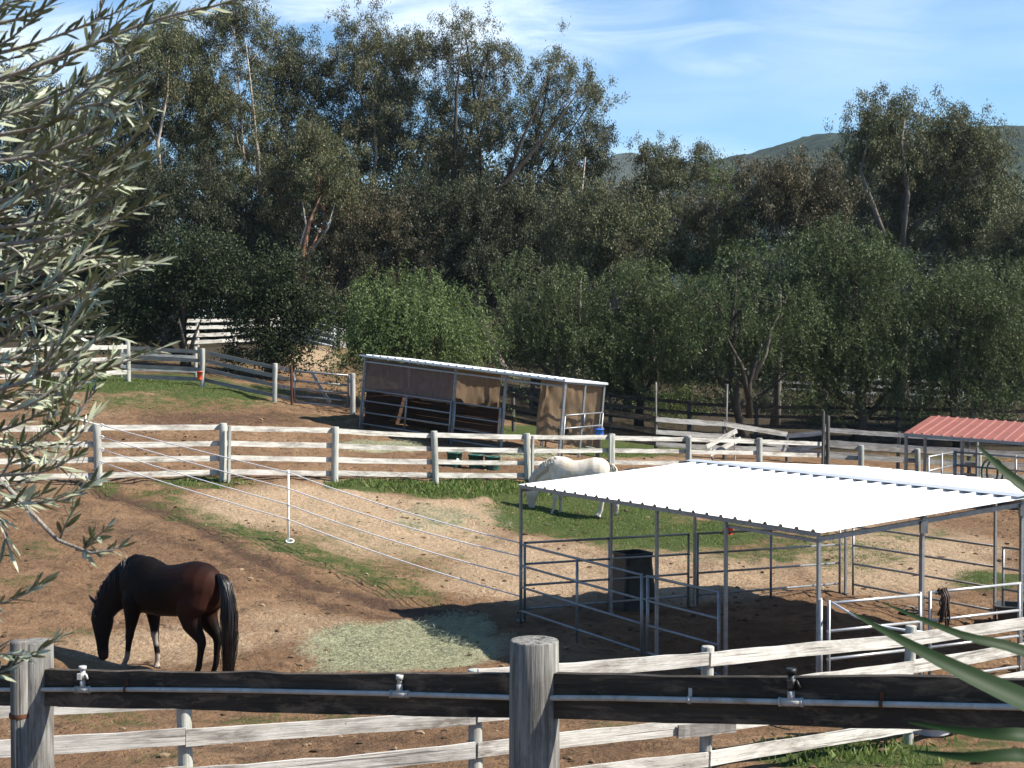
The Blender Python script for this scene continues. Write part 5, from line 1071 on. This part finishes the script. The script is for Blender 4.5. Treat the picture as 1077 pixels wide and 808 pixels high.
# ------------------------------------------------------------------ strap-leaved plant at the right edge
sp = thing('strap_leaf_plant', 'spiky plant whose long green strap leaves reach in from the lower right', 'plant', (1.55, 2.1, gz(1.55, 2.1)))
def strap(pts, ws, mat='blade', fold=.25):
    P3 = [Vector(p) for p in pts]; vs = []; m_ = len(P3); N = 16; Q3 = []
    for i in range(N + 1):
        f = i / N * (m_ - 1); a = min(int(f), m_ - 2); q = f - a; p_1 = P3[max(a - 1, 0)]; p0_ = P3[a]; p1_ = P3[a + 1]; p2_ = P3[min(a + 2, m_ - 1)]
        Q3.append((.5 * ((2 * p0_) + (p1_ - p_1) * q + (2 * p_1 - 5 * p0_ + 4 * p1_ - p2_) * q * q + (3 * p0_ - p_1 - 3 * p1_ + p2_) * q ** 3), ws[a] * (1 - q) + ws[a + 1] * q))
    for i, (p, w) in enumerate(Q3):
        t = (Q3[min(i + 1, N)][0] - Q3[max(i - 1, 0)][0]).normalized(); s = t.cross(Vector((0, -.75, .65))).normalized(); n_ = s.cross(t)
        for k, (a, b) in enumerate(((-1, 1), (-.5, .35), (0, 0), (.5, .35), (1, 1))): vs.append(p + s * w * .5 * a + n_ * w * fold * b * .5)
    fs = [(i * 5 + k, i * 5 + k + 1, i * 5 + 6 + k, i * 5 + 5 + k) for i in range(N) for k in range(4)]
    mb = MB(); mb.add(vs, fs, True); return link('leaf', mb.mesh('leaf'), M[mat], sp)
cr = Vector((1.62, 2.15, gz(1.6, 2.1) + .85))
strap([cr, P(1190, 790, 2.0), P(1077, 738, 1.95), P(985, 694, 1.95), P(893, 643, 2.0)], [.045, .045, .038, .022, .002])
strap([cr, P(1190, 735, 2.15), P(1077, 686, 2.15), P(1010, 668, 2.15), P(928, 634, 2.2)], [.03, .028, .021, .014, .002])
strap([cr, P(1200, 800, 1.8), P(1090, 776, 1.7), P(1030, 772, 1.7), P(955, 760, 1.75)], [.04, .03, .020, .014, .002])
strap([cr, P(1200, 830, 1.6), P(1090, 797, 1.55), P(1020, 797, 1.55), P(960, 790, 1.6)], [.04, .03, .018, .012, .002])
strap([cr, P(1220, 620, 2.3), P(1130, 550, 2.3), P(1070, 508, 2.3), P(1027, 468, 2.35)], [.04, .036, .028, .022, .002])
for k in range(7):
    a = -.6 + k * .42; strap([cr, cr + Vector((.25 * math.cos(a) + .12, .25 * math.sin(a), .35)), cr + Vector((.6 * math.cos(a) + .3, .55 * math.sin(a), .5)), cr + Vector((.9 * math.cos(a) + .4, .8 * math.sin(a), .42))], [.05, .05, .035, .002])
link('stem', MB().tube([(1.6, 2.1, gz(1.6, 2.1) - .2), (1.61, 2.13, gz(1.6, 2.1) + .5), cr + Vector((0, 0, .05))], [.07, .06, .05], 10).mesh('stem'), M['bark_dark'], sp)

# ------------------------------------------------------------------ hills
def hill(name, pts, d, depth, mat, seed, rough):
    """ridge following a skyline given in pixels at distance d"""
    px = np.array([p[0] for p in pts], float); py = np.array([p[1] for p in pts], float)
    X = (np.linspace(px[0], px[-1], 260) - CX) / F * d; yy = np.interp(np.linspace(px[0], px[-1], 260), px, py)
    H = EYE + (HOR - yy) / F * d; V = np.linspace(-1, 1, 60)
    xs = np.repeat(X[:, None], 60, 1); ys = d + V[None] * depth; prof = np.cos(V * math.pi / 2)[None] ** 1.2
    nz = (fbm(xs / d * 14, ys / d * 14, seed, 5) - .5); rid = fbm(xs / d * 70, ys / d * 60, seed + 5, 4) - .5
    z = H[:, None] * prof * (1 + nz * .28 * (1 - prof)) + rid * rough * prof
    vs = np.stack([xs, np.broadcast_to(ys, xs.shape), z], -1).reshape(-1, 3)
    mb = MB(); mb.add(vs, [(i * 60 + j, i * 60 + 60 + j, i * 60 + 61 + j, i * 60 + j + 1) for i in range(259) for j in range(59)], True)
    return tag(link(name, mb.mesh(name), mat), None, None, kind='structure')
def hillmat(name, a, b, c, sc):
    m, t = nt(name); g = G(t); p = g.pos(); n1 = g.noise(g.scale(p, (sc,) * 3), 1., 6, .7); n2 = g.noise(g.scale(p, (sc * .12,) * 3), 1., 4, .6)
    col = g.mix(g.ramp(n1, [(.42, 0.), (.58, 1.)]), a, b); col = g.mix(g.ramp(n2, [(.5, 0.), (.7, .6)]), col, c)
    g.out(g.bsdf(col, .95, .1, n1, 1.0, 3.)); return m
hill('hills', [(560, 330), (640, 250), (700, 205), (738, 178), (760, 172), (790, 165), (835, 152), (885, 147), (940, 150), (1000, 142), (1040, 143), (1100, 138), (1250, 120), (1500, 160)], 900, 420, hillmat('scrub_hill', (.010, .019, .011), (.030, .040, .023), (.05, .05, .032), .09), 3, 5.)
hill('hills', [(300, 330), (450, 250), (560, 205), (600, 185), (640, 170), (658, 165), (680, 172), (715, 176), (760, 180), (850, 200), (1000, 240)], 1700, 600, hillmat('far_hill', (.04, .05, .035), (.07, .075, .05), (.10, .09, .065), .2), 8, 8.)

# ------------------------------------------------------------------ haze
if HAZE > 0:
    hb = MB().box((0, 1150, 160), (4600, 2600, 345))
    m, t = nt('haze'); g = G(t); vol = g.n('ShaderNodeVolumePrincipled', inp={'Color': (.66, .82, 1, 1), 'Density': HAZE, 'Anisotropy': .2})
    o = g.n('ShaderNodeOutputMaterial'); t.links.new(vol.outputs[0], o.inputs['Volume'])
    tag(link('haze', hb.mesh('haze'), m), None, None, kind='stuff')

# ------------------------------------------------------------------ sky, sun, camera
SUN = Vector((.975, -.20, 0)).normalized(); EL = R(44)
w = bpy.data.worlds.new('World'); scene.world = w; w.use_nodes = True; t = w.node_tree; t.nodes.clear(); g = G(t)
sky = g.n('ShaderNodeTexSky', sky_type='NISHITA', sun_disc=False, sun_elevation=EL, sun_rotation=math.atan2(SUN.x, SUN.y), air_density=1.0, dust_density=.1, ozone_density=2.2, altitude=200)
co = g.n('ShaderNodeTexCoord').outputs['Generated']
sx = g.n('ShaderNodeSeparateXYZ', inp={0: co})
up = g.math('ADD', g.math('MAXIMUM', sx.outputs[2], 0.), .06)
cx_ = g.n('ShaderNodeCombineXYZ', inp={0: g.math('DIVIDE', sx.outputs[0], up), 1: g.math('DIVIDE', sx.outputs[1], up), 2: 0.})
rot = g.n('ShaderNodeMapping', inp={'Vector': cx_.outputs[0], 'Rotation': (0, 0, R(-24)), 'Scale': (.7, 1.15, 1), 'Location': (4.4, 2.2, 0)}).outputs[0]
c1 = g.noise(rot, .30, 6, .52, .8); c2 = g.noise(rot, 2.6, 5, .6, .5)
cl_ = g.math('ADD', c1, g.math('MULTIPLY', g.math('SUBTRACT', c2, .5), .16))
cf = g.ramp(cl_, [(.50, 0.), (.64, .12), (.80, .6)])
ya = g.math('MAXIMUM', sx.outputs[1], .02); ga = g.math('DIVIDE', sx.outputs[0], ya); gb = g.math('DIVIDE', sx.outputs[2], ya)
gco = g.n('ShaderNodeCombineXYZ', inp={0: ga, 1: gb, 2: 0.}).outputs[0]
wn = g.noise(g.n('ShaderNodeMapping', inp={'Vector': gco, 'Rotation': (0, 0, R(-9)), 'Scale': (6.5, 26., 1)}).outputs[0], 1., 6, .6, 1.0)
def bank(a0, b0, ra, rb, k, lo, hi):
    q1 = g.math('DIVIDE', g.math('SUBTRACT', ga, a0), ra); q2 = g.math('DIVIDE', g.math('SUBTRACT', gb, b0), rb)
    m_ = g.math('SUBTRACT', 1., g.math('ADD', g.math('MULTIPLY', q1, q1), g.math('MULTIPLY', q2, q2)), True)
    m_ = g.math('MULTIPLY', m_, g.ramp(wn, [(lo, 0.), (hi, 1.)]))
    return g.math('MULTIPLY', m_, k)
for args in ((-.06, .235, .22, .055, .75, .32, .66), (.10, .225, .12, .03, .38, .36, .66), (.235, .225, .11, .085, .22, .22, .6), (.15, .205, .07, .02, .4, .42, .75), (.07, .12, .16, .04, .35, .3, .7), (-.34, .2, .1, .06, .6, .3, .65)):
    cf = g.math('MAXIMUM', cf, bank(*args))
bl = g.mix(1., sky.outputs[0], (.86, 1.14, 1.30), 'MULTIPLY')
mixc = g.mix(cf, bl, (10.5, 11.3, 12.2))
bg_ = g.n('ShaderNodeBackground', inp={'Strength': SKY}); t.links.new(mixc, bg_.inputs['Color'])
wo = g.n('ShaderNodeOutputWorld'); t.links.new(bg_.outputs[0], wo.inputs['Surface'])
sd_ = Vector((SUN.x * math.cos(EL), SUN.y * math.cos(EL), math.sin(EL)))
ld = bpy.data.lights.new('sun', 'SUN'); ld.energy = SUNP; ld.angle = R(.53); ld.color = (1, .94, .83); lo = bpy.data.objects.new('sun', ld); C.objects.link(lo); lo.rotation_euler = sd_.to_track_quat('Z', 'Y').to_euler(); lo.location = (20, -5, 30)
cd = bpy.data.cameras.new('camera'); cam = bpy.data.objects.new('camera', cd); C.objects.link(cam); scene.camera = cam
cd.sensor_width = 36; cd.sensor_fit = 'HORIZONTAL'; cd.lens = F / 1077 * 36; cd.clip_start = .05; cd.clip_end = 6000
cam.location = (0, 0, EYE); cam.rotation_euler = (R(90) - PITCH, 0, 0)
cd.dof.use_dof = True; cd.dof.focus_distance = 24; cd.dof.aperture_fstop = 22
scene.view_settings.view_transform = 'Standard'; scene.view_settings.look = 'None'; scene.view_settings.exposure = EXPO; scene.view_settings.gamma = 1
scene.view_settings.use_curve_mapping = False
cy = scene.cycles; cy.max_bounces = 6; cy.diffuse_bounces = 3; cy.glossy_bounces = 2; cy.transmission_bounces = 3; cy.transparent_max_bounces = 6; cy.volume_bounces = 0
cy.caustics_reflective = False; cy.caustics_refractive = False; cy.use_denoising = True
for o in list(bpy.data.objects):
    if '_w_inv_' in o: del o['_w_inv_']
